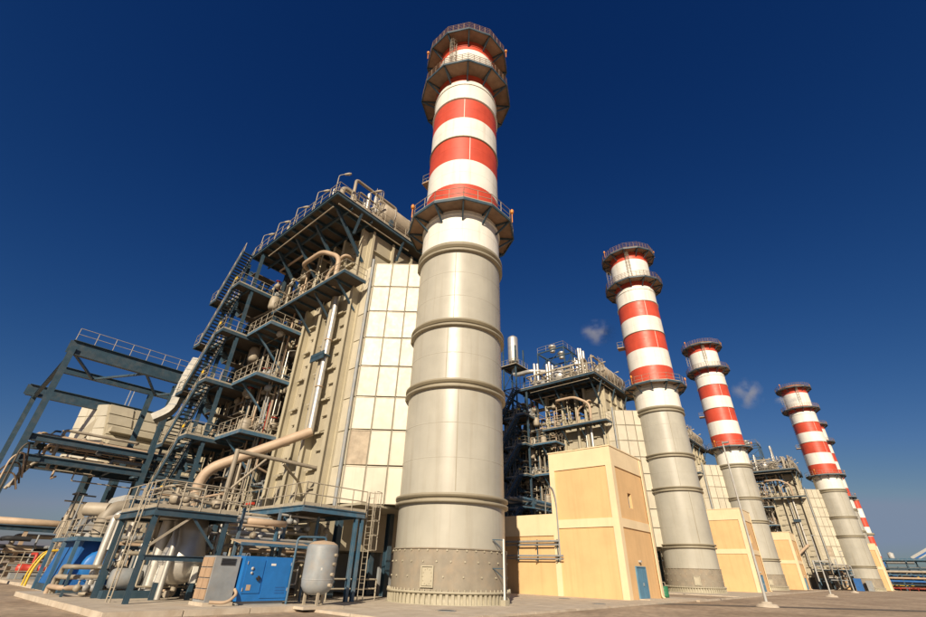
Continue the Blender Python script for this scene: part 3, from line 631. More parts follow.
ch = chimney(); bo = boiler(); st = stair_tower(); bl = block()
index_kids()
CH_LABEL = ['largest chimney in the foreground, red and white bands above pale grey sections', 'second chimney from the left, behind the first tan building',
            'third chimney from the left, between two tan buildings', 'fourth chimney from the left, standing beside the last tan building', 'chimney half hidden behind the fourth one, its platforms peeking out']
BO_LABEL = ['nearest boiler, tall beige casing with blue platforms left of the foreground chimney', 'boiler with roof drums and vents above the first tan building',
            'boiler mostly hidden between the second and third chimneys', 'boiler with tall pipes between the third and fourth chimneys']
ST_LABEL = ['zigzag blue steel staircase against the sky on the nearest boiler', 'shaded blue stair tower just right of the foreground chimney',
            'stair tower of the third boiler, behind the second chimney', 'stair tower of the fourth boiler, behind the third chimney']
BL_LABEL = ['largest tan building with blue double door and small window', 'second tan building, between the second and third chimneys',
            'third tan building, between the third and fourth chimneys', 'farthest narrow tan building to the right of the fourth chimney']
for root, labels in ((ch, CH_LABEL), (bo, BO_LABEL), (st, ST_LABEL), (bl, BL_LABEL)):
    root['label'] = labels[0]
    for i in range(1, len(labels)):
        off = Vector((*UNITS[i], 0))
        copy_tree(root, off, None, labels[i])

# ------------------------------------------------------------------ lamps on the roof decks
def lamp_mesh():
    mb = MB(); mb.tube((0, 0, 0), (0, 0, 2.2), 0.045, 6); mb.pipe([(0, 0, 2.15), (0.0, 0, 2.5), (0.45, 0, 2.75)], 0.035, 6, 0.2); return mb
LP = []
pm_, hm_ = lamp_mesh().mesh('pole', mt['rail']), MB().lathe([(0, -0.3), (0.09, -0.25), (0.13, 0.1), (0.09, 0.32), (0, 0.34)], (0, 0, 0), 8, 'x').mesh('lamp_head', mt['rail'])
def lamp(loc, ang, label, group):
    t = thing('deck_lamp', label, 'lamp', loc, group); p = piece('pole', pm_, t, loc, (0, 0, ang))
    h = piece('lamp_head', hm_, t, V(loc)+Vector((math.cos(ang)*0.7, math.sin(ang)*0.7, 2.8)), (0, -0.35, ang)); return t
NUM = ['first', 'second', 'third', 'fourth', 'fifth']
BN = ['nearest boiler', 'boiler above the first tan building', 'boiler between the second and third chimneys', 'boiler between the third and fourth chimneys']
for k, (du, dvv) in enumerate(UNITS[:4]):
    for i, v in enumerate((26.6, 29.8, 33.2, 36.6, 39.7)):
        lamp((13.42+du, v+dvv, 29.0), R(-40), f'{NUM[i]} lamp from the chimney, roof of the {BN[k]}', 'lamps on the boiler roof decks')
    for i, u in enumerate((16.5, 21.8)):
        lamp((u+du, 26.05+dvv, 29.0), R(-40), f'{("lamp beside the drum", "lamp nearest the chimney")[i]} on the {BN[k]}', 'lamps on the boiler roof decks')

# ------------------------------------------------------------------ gantry frame and pipe bridge at the left
t = thing('steel_gantry', 'tall blue steel portal frame with plate girders at the left edge', 'gantry', (4.3, 48, 0))
for x, y, zt in ((4.3, 48, 17.9), (12.9, 48, 17.0), (12.7, 54.6, 17.4), (4.9, 66, 18.0), (12.4, 66, 17.4), (18.5, 48, 17.0)):
    part('post', MB().ibeam((x, y, 0.2), (x, y, zt-0.5), 0.42, 0.55, 0.05, (0, 1, 0)), 'steel', t)
    part('base_plate', MB().box(x-0.4, x+0.4, y-0.4, y+0.4, 0.02, 0.2), 'steel', t)
gd = part('girder', MB().girder((4.1, 48, 17.35), (20.5, 48, 17.35), 0.45, 1.25), 'steel', t)
part('railing', MB().rail([(4.2, 47.9, 18.0), (16.5, 47.9, 18.0)], 1.1, 1.3, 0.03, toe=False), 'rail', gd)
part('girder', MB().girder((4.1, 66, 17.5), (24, 66, 17.5), 0.45, 1.2), 'steel', t)
part('girder', MB().ibeam((5.0, 54.6, 17.2), (20.5, 54.6, 17.2), 0.35, 0.6), 'steel', t)
part('girder', MB().ibeam((4.3, 48.3, 16.2), (4.9, 65.8, 16.9), 0.3, 0.5), 'steel', t)
xs = [4.6, 7.4, 10.2, 13.0, 15.8, 18.6]
for i in range(5):
    a, c = (xs[i], 48.3, 16.95), (xs[i+1], 54.4, 16.95)
    if i % 2: a, c = (xs[i+1], 48.3, 16.95), (xs[i], 54.4, 16.95)
    part('brace', MB().beam(a, c, 0.18, 0.18), 'steel', t)
part('brace', MB().beam((12.9, 48.1, 12.9), (17.5, 48.1, 16.6), 0.2, 0.2), 'steel', t)
part('brace', MB().beam((18.4, 48.1, 12.9), (13.6, 48.1, 16.6), 0.2, 0.2), 'steel', t)
for z in (9.8, 8.3):
    part('cross_beam', MB().ibeam((4.5, 48.0, z), (17.5, 48.0, z), 0.34, 0.5, 0.05), 'steel', t)
    part('cross_beam', MB().ibeam((4.9, 52.0, z), (18.5, 52.0, z), 0.34, 0.5, 0.05), 'steel', t)
    for i in range(5): part('cross_beam', MB().ibeam((5.2+i*2.7, 48.2, z), (5.4+i*2.7, 51.8, z), 0.2, 0.3, 0.03), 'steel', t)
part('post', MB().ibeam((3.0, 56, 0.1), (4.2, 56, 9.0), 0.3, 0.35, 0.04, (0, 1, 0)), 'steel', t)
pr = thing('pipe_bridge', 'bundle of dusty pipes lying on the blue gantry cross beams', 'pipes', (5, 48, 8))
for i in range(9):
    z = (8.55, 10.05)[i % 2]; r = (0.12, 0.18, 0.09, 0.22)[i % 4]; y = 48.7+0.4*i
    part('pipe', MB().pipe([(5.0, y, z-2.2 if i % 4 == 0 else z+r), (5.2+0.1*i, y, z+r), (17.2, y, z+r)], r, 9, 0.5), ('pipe', 'brown', 'rail', 'grey')[i % 4], pr)
for i in range(26): clutter_pipe(pr, ((5, 16), (48.4, 52), (7.3, 11.0)), rnd.choice((0.05, 0.08, 0.12)), rnd.choice(('pipe', 'brown', 'steel', 'grey', 'rail')))
for i in range(8): valve(pr, (5.5+i*1.3, 48.6+rnd.random()*2.5, 9.0+rnd.random()*1.6), 0.2, rnd.choice(('grey', 'brown', 'pipe')), rnd.choice(('redp', 'yellow', 'rail')))
pr2 = thing('cable_loops', 'brown hoses curling round the left gantry post', 'hoses', (4, 47, 4))
for i in range(4):
    part('hose', MB().pipe([(3.4+i*0.3, 46.9, 3.0+i*0.5), (3.5+i*0.25, 46.9, 6.6+i*0.7), (4.6, 47.2, 7.2+i*0.7), (5.2, 47.6, 6.0+i*0.4)], 0.06, 8, 1.0, 6), ('brown', 'deckdark')[i % 2], pr2)

# ribbed vent duct hanging in front of the gantry
t = thing('vent_duct', 'bent silver ribbed duct hanging between gantry and staircase', 'duct', (12.9, 46, 12))
path = [(13.35, 46.0, 18.9), (13.0, 46.0, 17.2), (12.75, 46.0, 13.6), (11.7, 46.6, 12.7)]
dm = MB().pipe(path, 0.5, 4, 0.7, 3); dm.sm = [False]*len(dm.sm); part('duct', dm, 'ductgrey', t)
for (p, q, n) in ((path[0], path[1], 3), (path[1], path[2], 5)):
    for i in range(n):
        c = V(p)+(V(q)-V(p))*((i+0.3)/n); d = (V(q)-V(p)).normalized()
        dm = MB().pipe([c-d*0.04, c+d*0.04], 0.54, 4); dm.sm = [False]*len(dm.sm); part('rib', dm, 'grey', t)
part('hanger', MB().beam((13.0, 46.4, 16.9), (13.0, 47.8, 16.9), 0.12, 0.12), 'steel', t)

# air intake house beyond the gantry
t = thing('air_intake_house', 'beige stepped air intake house seen through the blue gantry', 'building', (9, 60, 0))
B4 = [Vector(p) for p in ((11.9, 60, 10.0), (29, 60, 9.8), (29, 72, 10.6), (10.3, 72, 11.0))]
T4 = [Vector(p) for p in ((11.0, 62.6, 17.0), (29, 62.6, 17.0), (29, 72, 18.3), (10.15, 72, 18.5))]
part('wall', MB().hexa(B4, T4), 'casing', t)
def quadpt(a, b, c, d, f, g): return (a+(b-a)*f)*(1-g)+(d+(c-d)*f)*g
def facepanels(a, b, c, d, nx, ny, off, mat, name, gap=0.04):
    nrm = (b-a).cross(d-a).normalized()
    for i in range(nx):
        for j in range(ny):
            q = [quadpt(a, b, c, d, (i+u_)/nx, (j+v_)/ny)+nrm*0.01 for u_, v_ in ((gap, gap), (1-gap, gap), (1-gap, 1-gap), (gap, 1-gap))]
            part(name, MB().hexa(q, [p+nrm*off for p in q]), mat, t)
facepanels(B4[3], B4[0], T4[0], T4[3], 3, 5, 0.08, 'filt', 'louvre_panel')
facepanels(B4[0], B4[1], T4[1], T4[0], 7, 6, 0.2, 'casing', 'cladding_panel', 0.05)
for j in range(3):
    a, b_ = quadpt(B4[0], B4[1], T4[1], T4[0], 0.02, 0.18+j*0.2), quadpt(B4[0], B4[1], T4[1], T4[0], 0.98, 0.18+j*0.2)
    part('ledge', MB().beam(a-Vector((0, 0.6, 0)), b_-Vector((0, 0.6, 0)), 1.0, 0.5), 'casing', t)
for x in (13.8, 18.5, 23):
    for y in (61, 71): part('leg', MB().ibeam((x, y, 0.1), (x, y, 10.4), 0.4, 0.4, 0.05), 'steel', t)
part('mast', MB().beam((13.5, 68, 17.2), (13.5, 68, 20.6), 0.08, 0.08).beam((13.9, 68, 17.2), (13.9, 68, 20.6), 0.08, 0.08), 'lgrey', t)
# machine hall under it
t = thing('turbine_casing', 'stepped grey beige turbine casing under the gantry', 'turbine', (11, 46, 0))
for i, (x0, x1, y0, y1, z0, z1) in enumerate(((9.8, 15, 44.5, 52, 0.2, 3.4), (10.6, 14.6, 45.0, 51, 3.4, 5.0), (11.4, 14.2, 45.6, 50, 5.0, 6.3), (9.3, 10.6, 46, 47, 3.4, 4.4), (9.0, 10.4, 49, 50.5, 3.4, 5.6))):
    part('casing_block', MB().hexa([(x0, y0, z0), (x1, y0, z0), (x1, y1, z0), (x0, y1, z0)], [(x0+0.35, y0+0.35, z1), (x1-0.2, y0+0.35, z1), (x1-0.2, y1, z1), (x0+0.35, y1, z1)]), ('lgrey', 'pipe', 'lgrey', 'grey', 'pipe')[i], t)
for i in range(14): clutter_pipe(t, ((8.6, 11), (44, 52), (1.0, 6.5)), rnd.choice((0.06, 0.1, 0.15)), rnd.choice(('pipe', 'grey', 'black')))
t = thing('pipe_support_beam', 'low horizontal beige duct on posts at the far left', 'duct', (8, 62, 0))
part('duct', MB().lathe([(0, 6.2), (0.3, 6.25), (0.3, 13.5), (0, 13.6)], (0, 62, 4.65), 14, 'x'), 'brown', t)
part('beam', MB().ibeam((5.5, 62, 4.1), (14, 62, 4.1), 0.4, 0.45), 'steel', t)
for x in (6.2, 9.0, 12): part('post', MB().beam((x, 62, 0.05), (x, 62, 3.88), 0.3, 0.3), 'brown', t)
part('railing', MB().rail([(5.5, 60.5, 1.2), (12, 60.5, 1.2)], 1.0, 1.2, 0.05, toe=False), 'rail', t)
for i in range(16): clutter_pipe(t, ((6, 13), (60, 64), (0.5, 3.8)), rnd.choice((0.08, 0.14, 0.2)), rnd.choice(('pipe', 'grey', 'black', 'brown')))
t = thing('red_pump', 'red pump on a skid far behind the yellow hoses', 'pump', (8.6, 55, 0))
part('pump_body', MB().lathe([(0, 0), (0.28, 0.06), (0.34, 0.4), (0.26, 0.8), (0.4, 0.9), (0.4, 1.1), (0, 1.15)], (8.4, 55, 0.95), 16, 'x'), 'redp', t)
part('motor', MB().lathe([(0, 0), (0.26, 0.05), (0.26, 0.8), (0, 0.85)], (9.8, 55, 0.95), 14, 'x'), 'redp', t)
part('outlet', MB().pipe([(9.4, 55, 1.0), (9.4, 55, 2.0), (9.4, 57, 2.0)], 0.12, 8), 'redp', t)
part('skid', MB().box(8.2, 10.9, 54.5, 55.5, 0.2, 0.62), 'grey', t)
part('guard_rail', MB().rail([(7.6, 53.6, 0.2), (11.0, 53.6, 0.2)], 1.1, 0.9, 0.04, toe=False), 'rail', t)
t = thing('yellow_hose_frame', 'bright yellow bent tubes beside the blue machine', 'tubes', (7.4, 41, 0))
for i in range(2):
    y = 40.6+i*0.9
    part('tube', MB().pipe([(7.0, y, 0.2), (7.0, y, 1.0), (7.35, y, 2.1), (8.4, y, 2.15), (8.4, y, 0.2)], 0.045 if i else 0.07, 8, 0.4), 'yellow', t)

# ------------------------------------------------------------------ blue machine, elbow, silver pipe and vessel on the left pad
t = thing('blue_machine', 'big blue machine housing with round fan guard at lower left', 'machine', (7.2, 34, 0.2))
part('housing', MB().hexa([(6.9, 31.8, 0.5), (9.4, 31.8, 0.5), (9.4, 37, 0.5), (6.9, 37, 0.5)], [(7.2, 32.2, 2.5), (9.2, 32.2, 2.5), (9.2, 36.6, 2.5), (7.2, 36.6, 2.5)]), 'dblue', t)
part('roof_plate', MB().box(6.7, 9.5, 31.6, 37.1, 2.5, 2.68), 'bsteel', t)
part('fan_guard', MB().lathe([(0, 31.55), (0.65, 31.58), (0.75, 31.7), (0.75, 32.0)], (8.1, 0, 1.35), 20, 'y'), 'blue', t)
mo = part('motor', MB().lathe([(0, 30.5), (0.3, 30.52), (0.34, 30.7), (0.34, 31.5), (0, 31.55)], (8.1, 0, 1.35), 16, 'y'), 'blue', t)
part('motor_end', MB().lathe([(0, 30.44), (0.2, 30.45), (0.2, 30.51)], (8.1, 0, 1.35), 12, 'y'), 'brown', mo)
for x, y in ((6.8, 31.7), (9.4, 31.7), (6.8, 37.0), (9.4, 37.0), (6.8, 34.3)): part('post', MB().beam((x, y, 0.2), (x, y, 2.48), 0.16, 0.16), 'bsteel', t)
part('top_railing', MB().rail([(9.4, 31.7, 2.68), (6.8, 31.7, 2.68), (6.8, 37, 2.68)], 0.9, 1.0, 0.03, toe=False), 'rail', t)
part('skid', MB().box(6.8, 9.6, 31.6, 37.2, 0.2, 0.5), 'steel', t)
t = thing('exhaust_elbow', 'fat beige exhaust elbow rising above the blue machine', 'pipe', (8.1, 34, 2.7))
part('elbow', MB().pipe([(8.0, 33.4, 2.70), (8.0, 33.4, 4.3), (11.4, 33.2, 4.3)], 0.42, 18, 0.9, 8), 'pipe', t)
part('stub', MB().pipe([(8.0, 33.4, 4.15), (7.1, 34.2, 4.15)], 0.36, 16), 'pipe', t)
for z in (2.95, 3.5): part('flange', MB().lathe([(0.42, -0.05), (0.52, -0.04), (0.52, 0.04), (0.42, 0.05)], (8.0, 33.4, z), 18, cap=False), 'pipe', t)
t = thing('silver_loop_pipe', 'tall silver pipe bent over in a loop beside the left platform', 'pipe', (7.5, 29.6, 0.2))
part('pipe', MB().pipe([(7.45, 29.4, 0.5), (7.45, 29.4, 3.75), (8.35, 29.4, 3.75), (8.35, 29.4, 0.6)], 0.19, 14, 0.42, 7), 'alu', t)
part('flange', MB().lathe([(0, 0.22), (0.32, 0.23), (0.32, 0.34), (0.2, 0.36), (0.2, 0.55)], (7.45, 29.4, 0), 14), 'pipe', t)
part('flange', MB().lathe([(0, 0.22), (0.32, 0.23), (0.32, 0.34), (0.2, 0.36), (0.2, 0.65)], (8.35, 29.4, 0), 14), 'pipe', t)
part('strut', MB().beam((7.45, 29.4, 2.2), (8.35, 29.4, 2.2), 0.08, 0.08), 'brown', t)
t = thing('low_pipe_loop', 'dusty low pipe loop on the corner of the concrete pad', 'pipes', (6.4, 28, 0.2))
for i, z in enumerate((0.55, 0.95, 1.35)):
    part('pipe', MB().pipe([(8.6, 28.4+0.3*i, z), (6.15+0.12*i, 28.4+0.3*i, z), (6.15+0.12*i, 30.5, z), (6.15+0.12*i, 30.5, 0.25)], 0.10, 9, 0.3), ('brown', 'pipe', 'pipe')[i], t)
for k in range(6): valve(t, (6.7+0.3*k, 28.1, 0.55), 0.12, rnd.choice(('grey', 'pipe')), 'grey')
part('support', MB().beam((6.3, 28.4, 0.2), (6.3, 28.4, 1.3), 0.1, 0.1), 'steel', t)
t = thing('process_vessel', 'shiny steel vessel with rounded bottom inside the blue frame', 'tank', (9.7, 25.4, 0.2))
part('shell', MB().lathe([(0, 0.75), (0.35, 0.80), (0.68, 0.98), (0.88, 1.25), (0.95, 1.6), (0.95, 1.72), (0.95, 1.9), (0.80, 2.4), (0.72, 2.9), (0.66, 3.45), (0, 3.5)], (9.7, 25.4, 0), 32), 'alu', t)
part('girth_band', MB().lathe([(0.95, 1.64), (0.99, 1.65), (0.99, 1.75), (0.95, 1.76)], (9.7, 25.4, 0), 32, cap=False), 'lgrey', t)
part('drain', MB().pipe([(9.7, 25.4, 0.8), (9.7, 25.4, 0.42), (9.3, 25.0, 0.42)], 0.14, 10, 0.2), 'pipe', t)
for k in range(4):
    a = R(20+90*k); e = Vector((math.cos(a), math.sin(a), 0)); p = Vector((9.7, 25.4, 0))
    part('leg', MB().beam(p+e*0.98+Vector((0, 0, 0.2)), p+e*0.98+Vector((0, 0, 0.85)), 0.18, 0.18), 'steel', t)
    part('leg_fireproofing', MB().beam(p+e*0.98+Vector((0, 0, 0.85)), p+e*0.93+Vector((0, 0, 1.5)), 0.22, 0.22), 'white', t)
part('side_pipe', MB().pipe([(8.85, 24.6, 0.25), (8.85, 24.6, 2.4), (8.9, 25.2, 3.3)], 0.12, 9), 'alu', t)
part('side_pipe', MB().pipe([(9.1, 26.8, 0.25), (9.1, 26.8, 3.4)], 0.3, 12), 'alu', t)

# ------------------------------------------------------------------ access platforms
def access(name, label, x0, x1, y0, y1, z, posts, gaps):
    t = thing(name, label, 'platform', (x0, y0, 0))
    part('deck', MB().box(x0, x1, y0, y1, z-0.06, z), 'deckdark', t)
    for p, q in (((x0, y0), (x1, y0)), ((x0, y0), (x0, y1)), ((x0, y1), (x1, y1)), ((x1, y0), (x1, y1))):
        part('edge_beam', MB().ibeam((*p, z-0.16), (*q, z-0.16), 0.16, 0.28, 0.03), gaps, t)
    part('railing', MB().rail([(x1, y0, z), (x0, y0, z), (x0, y1, z)], 1.1, 1.0, 0.032), 'rail', t)
    for x, y in posts: part('post', MB().ibeam((x, y, 0.12), (x, y, z-0.3), 0.18, 0.18, 0.025), gaps, t)
    return t
t = access('access_platform', 'left blue framed walkway platform above the steel vessel', 7.1, 10.6, 22.9, 27.4, 3.62, ((7.2, 23.0), (10.2, 23.0), (7.2, 27.2), (10.4, 27.2)), 'steel')
part('mid_beam', MB().ibeam((7.2, 22.95, 1.78), (10.2, 22.95, 1.78), 0.14, 0.2, 0.02), 'steel', t)
part('brace', MB().beam((7.3, 22.95, 2.2), (8.6, 22.95, 3.35), 0.09, 0.09), 'rail', t)
part('brace', MB().beam((9.9, 22.95, 2.2), (8.7, 22.95, 3.35), 0.09, 0.09), 'steel', t)
part('ladder', MB().ladder((6.95, 24.2, 0.2), 4.7, (0, 1, 0), (-1, 0, 0), 0.45), 'rail', t)
t = access('access_platform', 'right blue framed walkway platform behind the blue cabinet', 13.4, 17.4, 22.0, 34.0, 4.35, ((17.3, 22.1), (16.9, 22.1), (13.5, 28.0), (13.5, 33.5), (13.5, 23.6)), 'bsteel')
part('caged_ladder', MB().ladder((17.75, 22.0, 0.15), 5.5, (0, 1, 0), (1, 0, 0), 0.45, 2.5), 'rail', t)
t = thing('portal_crane', 'beige tubular portal arm reaching from platform to boiler wall', 'frame', (12.2, 28.4, 4.3))
part('leg', MB().tube((12.1, 28.4, 3.7), (12.1, 28.4, 7.7), 0.14, 10), 'pipe', t)
part('arm', MB().tube((12.1, 28.4, 7.6), (17.7, 27.6, 7.35), 0.12, 10), 'pipe', t)
part('brace', MB().tube((12.15, 28.4, 5.3), (13.9, 28.15, 7.4), 0.07, 8), 'pipe', t)
part('tie', MB().tube((15.0, 28.0, 7.3), (17.7, 30.0, 6.6), 0.08, 8), 'pipe', t)

# pipes stacked between the two platforms
t = thing('pipe_rack', 'crowded rack of pale pipes above the blue cabinet', 'pipes', (11, 24, 0))
for i in range(7):
    z = 2.75+0.2*i; y = 23.4+0.35*i
    part('pipe', MB().pipe([(10.8, y, z), (13.2+0.1*i, y, z), (13.2+0.1*i, y, z-0.8)] if i % 2 else [(10.8, y, z), (15.2, y, z)], (0.07, 0.11, 0.09, 0.06)[i % 4], 9, 0.3), ('alu', 'lgrey', 'pipe', 'brown')[i % 4], t)
part('pipe', MB().lathe([(0, 11.2), (0.15, 11.22), (0.15, 13.2), (0, 13.25)], (0, 23.0, 3.45), 12, 'x'), 'brown', t)
for i in range(30): clutter_pipe(t, ((11, 16.8), (23.2, 27), (0.5, 4.0)), rnd.choice((0.04, 0.06, 0.09)), rnd.choice(('pipe', 'lgrey', 'alu', 'brown', 'steel')))
for k in range(12): valve(t, (11.3+0.45*k, 23.2+rnd.random()*1.5, 2.6+rnd.random()*1.2), 0.12, rnd.choice(('grey', 'pipe', 'lgrey')), rnd.choice(('rail', 'steel')))
for x in (11.0, 12.9, 15.2): part('post', MB().beam((x, 23.2, 0.2), (x, 23.2, 4.0), 0.12, 0.12), 'bsteel', t)
part('cross_beam', MB().beam((10.9, 23.2, 2.62), (15.3, 23.2, 2.62), 0.1, 0.14), 'bsteel', t)
t = thing('canopy', 'small sloping canopy with blue edge over the cabinet', 'canopy', (10.9, 22, 0.2))
part('sheet', MB().hexa([(10.6, 21.8, 2.42), (14.4, 21.8, 2.42), (14.4, 23.0, 2.62), (10.6, 23.0, 2.62)], [(10.6, 21.8, 2.45), (14.4, 21.8, 2.45), (14.4, 23.0, 2.65), (10.6, 23.0, 2.65)]), 'brown', t)
part('edge', MB().beam((10.55, 21.78, 2.44), (14.45, 21.78, 2.44), 0.06, 0.12), 'bsteel', t)
for x in (10.8, 14.2): part('post', MB().beam((x, 22.1, 0.2), (x, 22.1, 2.42), 0.08, 0.08), 'bsteel', t)

# ------------------------------------------------------------------ cabinet, cooler, receiver
t = thing('blue_cabinet', 'bright blue steel equipment cabinet with handle beside the grey tank', 'cabinet', (10.4, 20.7, 0.2))
body = part('body', MB().box(10.4, 12.66, 20.7, 21.9, 0.34, 1.95), 'blue', t)
part('base', MB().box(10.5, 12.56, 20.8, 21.8, 0.2, 0.34), 'grey', t)
part('door', MB().box(10.52, 11.3, 20.67, 20.698, 0.62, 1.82), 'blue', t)
part('door', MB().box(11.36, 12.58, 20.675, 20.698, 0.44, 1.86), 'blue', t)
part('handle', MB().box(11.02, 11.2, 20.60, 20.668, 1.12, 1.18).box(11.08, 11.14, 20.58, 20.668, 1.06, 1.24), 'black', t)
part('name_plate', MB().box(10.68, 10.86, 20.655, 20.668, 0.72, 0.92), 'brown', t)
for z in (0.75, 1.7):
    for x in (10.53, 12.56): part('hinge', MB().tube((x, 20.66, z-0.06), (x, 20.66, z+0.06), 0.02, 6), 'grey', t)
part('lifting_eye', MB().pipe([(10.7, 21.3, 1.95), (10.7, 21.3, 2.05), (10.85, 21.3, 2.05), (10.85, 21.3, 1.95)], 0.015, 6, 0.04), 'grey', t)
part('conduit', MB().pipe([(12.72, 21.2, 1.3), (12.95, 21.2, 1.3), (12.95, 21.2, 0.2)], 0.035, 7, 0.1), 'grey', t)
part('louvre', MB().box(12.0, 12.45, 20.665, 20.673, 0.6, 0.64).box(12.0, 12.45, 20.665, 20.673, 0.7, 0.74).box(12.0, 12.45, 20.665, 20.673, 0.8, 0.84), 'dblue', t)
part('sticker', MB().box(11.6, 11.82, 20.668, 20.674, 1.62, 1.70), 'white', t)
part('gauge', MB().lathe([(0, 20.62), (0.06, 20.63), (0.06, 20.668)], (10.78, 0, 1.5), 12, 'y'), 'lgrey', t)
part('gauge', MB().lathe([(0, 20.62), (0.05, 20.63), (0.05, 20.668)], (10.78, 0, 1.34), 12, 'y'), 'lgrey', t)
t = thing('cooler_box', 'grey cooler box with brown grille left of the blue cabinet', 'cooler', (9.2, 20.9, 0.2))
part('body', MB().box(9.25, 10.3, 20.9, 22.0, 0.32, 1.92), 'grey', t)
part('base', MB().box(9.15, 10.35, 20.8, 22.05, 0.2, 0.32), 'conc', t)
for i in range(2):
    for j in range(4): part('grille_panel', MB().box(9.20, 9.248, 20.97+i*0.5, 21.43+i*0.5, 0.42+j*0.37, 0.75+j*0.37), 'grille', t)
for i in range(5): part('vent_slat', MB().box(9.5, 10.1, 20.87, 20.898, 1.6+i*0.05, 1.63+i*0.05), 'black', t)
part('hose', MB().pipe([(9.3, 20.6, 0.35), (9.9, 20.35, 0.32), (10.3, 20.55, 0.6), (10.32, 20.85, 0.75)], 0.06, 8, 0.3), 'brown', t)
t = thing('air_receiver', 'grey upright air tank on short legs beside the cabinet', 'tank', (13.4, 19.7, 0.1))
part('shell', MB().lathe([(0, 0.55), (0.3, 0.58), (0.55, 0.70), (0.68, 0.9), (0.70, 1.1), (0.70, 2.35), (0.66, 2.5), (0.45, 2.62), (0, 2.68)], (13.45, 19.75, 0), 28), 'grey', t)
part('dusty_top', MB().lathe([(0.66, 2.505), (0.45, 2.63), (0, 2.69)], (13.45, 19.75, 0), 28, cap=False), 'brown', t)
for k in range(3):
    a = R(100+120*k+30); part('leg', MB().beam((13.45+math.cos(a)*0.45, 19.75+math.sin(a)*0.45, 0.1), (13.45+math.cos(a)*0.45, 19.75+math.sin(a)*0.45, 0.75), 0.1, 0.1), 'pipe', t)
a = math.atan2(-19.75, -13.45)+R(38)
for z in (0.95, 1.35, 1.75, 2.1):
    e = Vector((math.cos(a+z*0.15), math.sin(a+z*0.15), 0)); p = Vector((13.45, 19.75, z)); part('nozzle', MB().tube(p+e*0.66, p+e*0.82, 0.07, 10), 'pipe', t)
part('top_pipe', MB().pipe([(12.6, 20.6, 0.2), (12.6, 20.6, 2.8), (14.0, 20.4, 2.85), (14.0, 20.4, 2.5)], 0.05, 8, 0.2), 'bsteel', t)
part('rating_plate', MB().box(13.1, 13.3, 19.115, 19.13, 1.5, 1.6), 'white', t)
part('weld_band', MB().lathe([(0.70, 1.12), (0.708, 1.13), (0.708, 1.16), (0.70, 1.17)], (13.45, 19.75, 0), 28, cap=False), 'grey', t)
part('plinth', MB().box(12.4, 14.4, 18.9, 20.7, 0.1, 0.2), 'conc', t)

# post beside the chimney foot
t = thing('service_post', 'slim white service post with side arms at the chimney foot', 'post', (22.95, 16.35, 0.1))
part('pole', MB().tube((22.95, 16.35, 0.11), (22.95, 16.35, 3.25), 0.055, 8), 'white', t)
for z in (3.2, 1.8): part('arm', MB().beam((22.95, 16.35, z), (22.5, 16.8, z), 0.05, 0.05).beam((22.92, 16.4, z-0.45), (22.55, 16.75, z-0.03), 0.035, 0.035), 'steel', t)
part('footing', MB().box(22.8, 23.1, 16.2, 16.5, 0.1, 0.36), 'anchor', t)

# green bin and small tank beside the first tan building
t = thing('green_barrel', 'green barrel with white box behind the tan building corner', 'barrel', (47.0, 16.2, 0))
part('barrel', MB().lathe([(0, 0.1), (0.45, 0.11), (0.47, 0.35), (0.45, 0.36), (0.47, 0.65), (0.45, 0.95), (0, 0.96)], (46.9, 16.2, 0), 18), 'green', t)
part('box', MB().box(46.4, 47.5, 16.9, 17.8, 0.1, 1.9), 'lgrey', t)
part('pipe', MB().pipe([(46.9, 16.2, 0.9), (46.9, 16.2, 1.9), (46.9, 17.0, 1.9)], 0.06, 8), 'grey', t)

# ------------------------------------------------------------------ light poles along the road
def pole(x, y, h, label):
    t = thing('light_pole', label, 'light pole', (x, y, 0), 'light poles beside the road')
    part('pole', MB().tube((x, y, 0.2), (x, y, h), 0.10, 10, 0.05), 'lgrey', t)
    part('footing', MB().lathe([(0.75, 0.0), (0.62, 0.18), (0.36, 0.2), (0.33, 0.32), (0, 0.33)], (x, y, 0), 10), 'conc', t)
    part('lamp_head', MB().box(x-0.12, x+0.12, y-0.45, y+0.05, h, h+0.1), 'grey', t)
pole(42.6, 7.6, 11.4, 'nearest slim light pole crossing in front of the second tan building')
pole(82.1, 7.1, 7.0, 'second light pole, in front of the fourth boiler')
pole(126, 7.0, 7.0, 'farthest light pole, at the foot of the fourth chimney')

# ------------------------------------------------------------------ far right: slim stack, pipe bridge, conveyor
t = thing('slim_stack', 'slim far striped stack above the last tan building', 'stack', (330, 4.0, 0))
for i in range(9):
    z0, z1 = 40-(i+1)*4.4, 40-i*4.4
    part('shaft_section', MB().band(1.75, z0+0.4 if i == 8 else z0, z1, (330, 4.0), 24), ('red', 'white')[i % 2] if i < 8 else 'stack', t)
part('rim', MB().lathe([(1.75, 39.4), (1.95, 39.41), (1.95, 40.05), (1.5, 40.06), (1.5, 38)], (330, 4.0, 0), 24, cap=False), 'rust', t)
part('platform', MB().lathe([(1.75, 23), (2.6, 23.01), (2.6, 24.0), (2.5, 24.0), (2.5, 23.2), (1.75, 23.2)], (330, 4.0, 0), 12, cap=False), 'collar', t)
t = thing('far_pipe_rack', 'long blue and beige pipe rack on the horizon at right', 'pipe rack', (215, -5, 0))
for k, y in enumerate((1, -4, -9, -14, -20, -26)):
    for x in (212, 218): part('post', MB().beam((x, y, 0.02), (x, y, 8.0), 0.4, 0.4), 'steel', t)
    for z in (3.2, 5.4, 7.4): part('cross_beam', MB().beam((211.8, y, z), (218.2, y, z), 0.3, 0.35), 'steel', t)
    part('brace', MB().beam((211.9, y, 0.3), (211.9, y-4.6, 5.2), 0.2, 0.2), 'pipe', t)
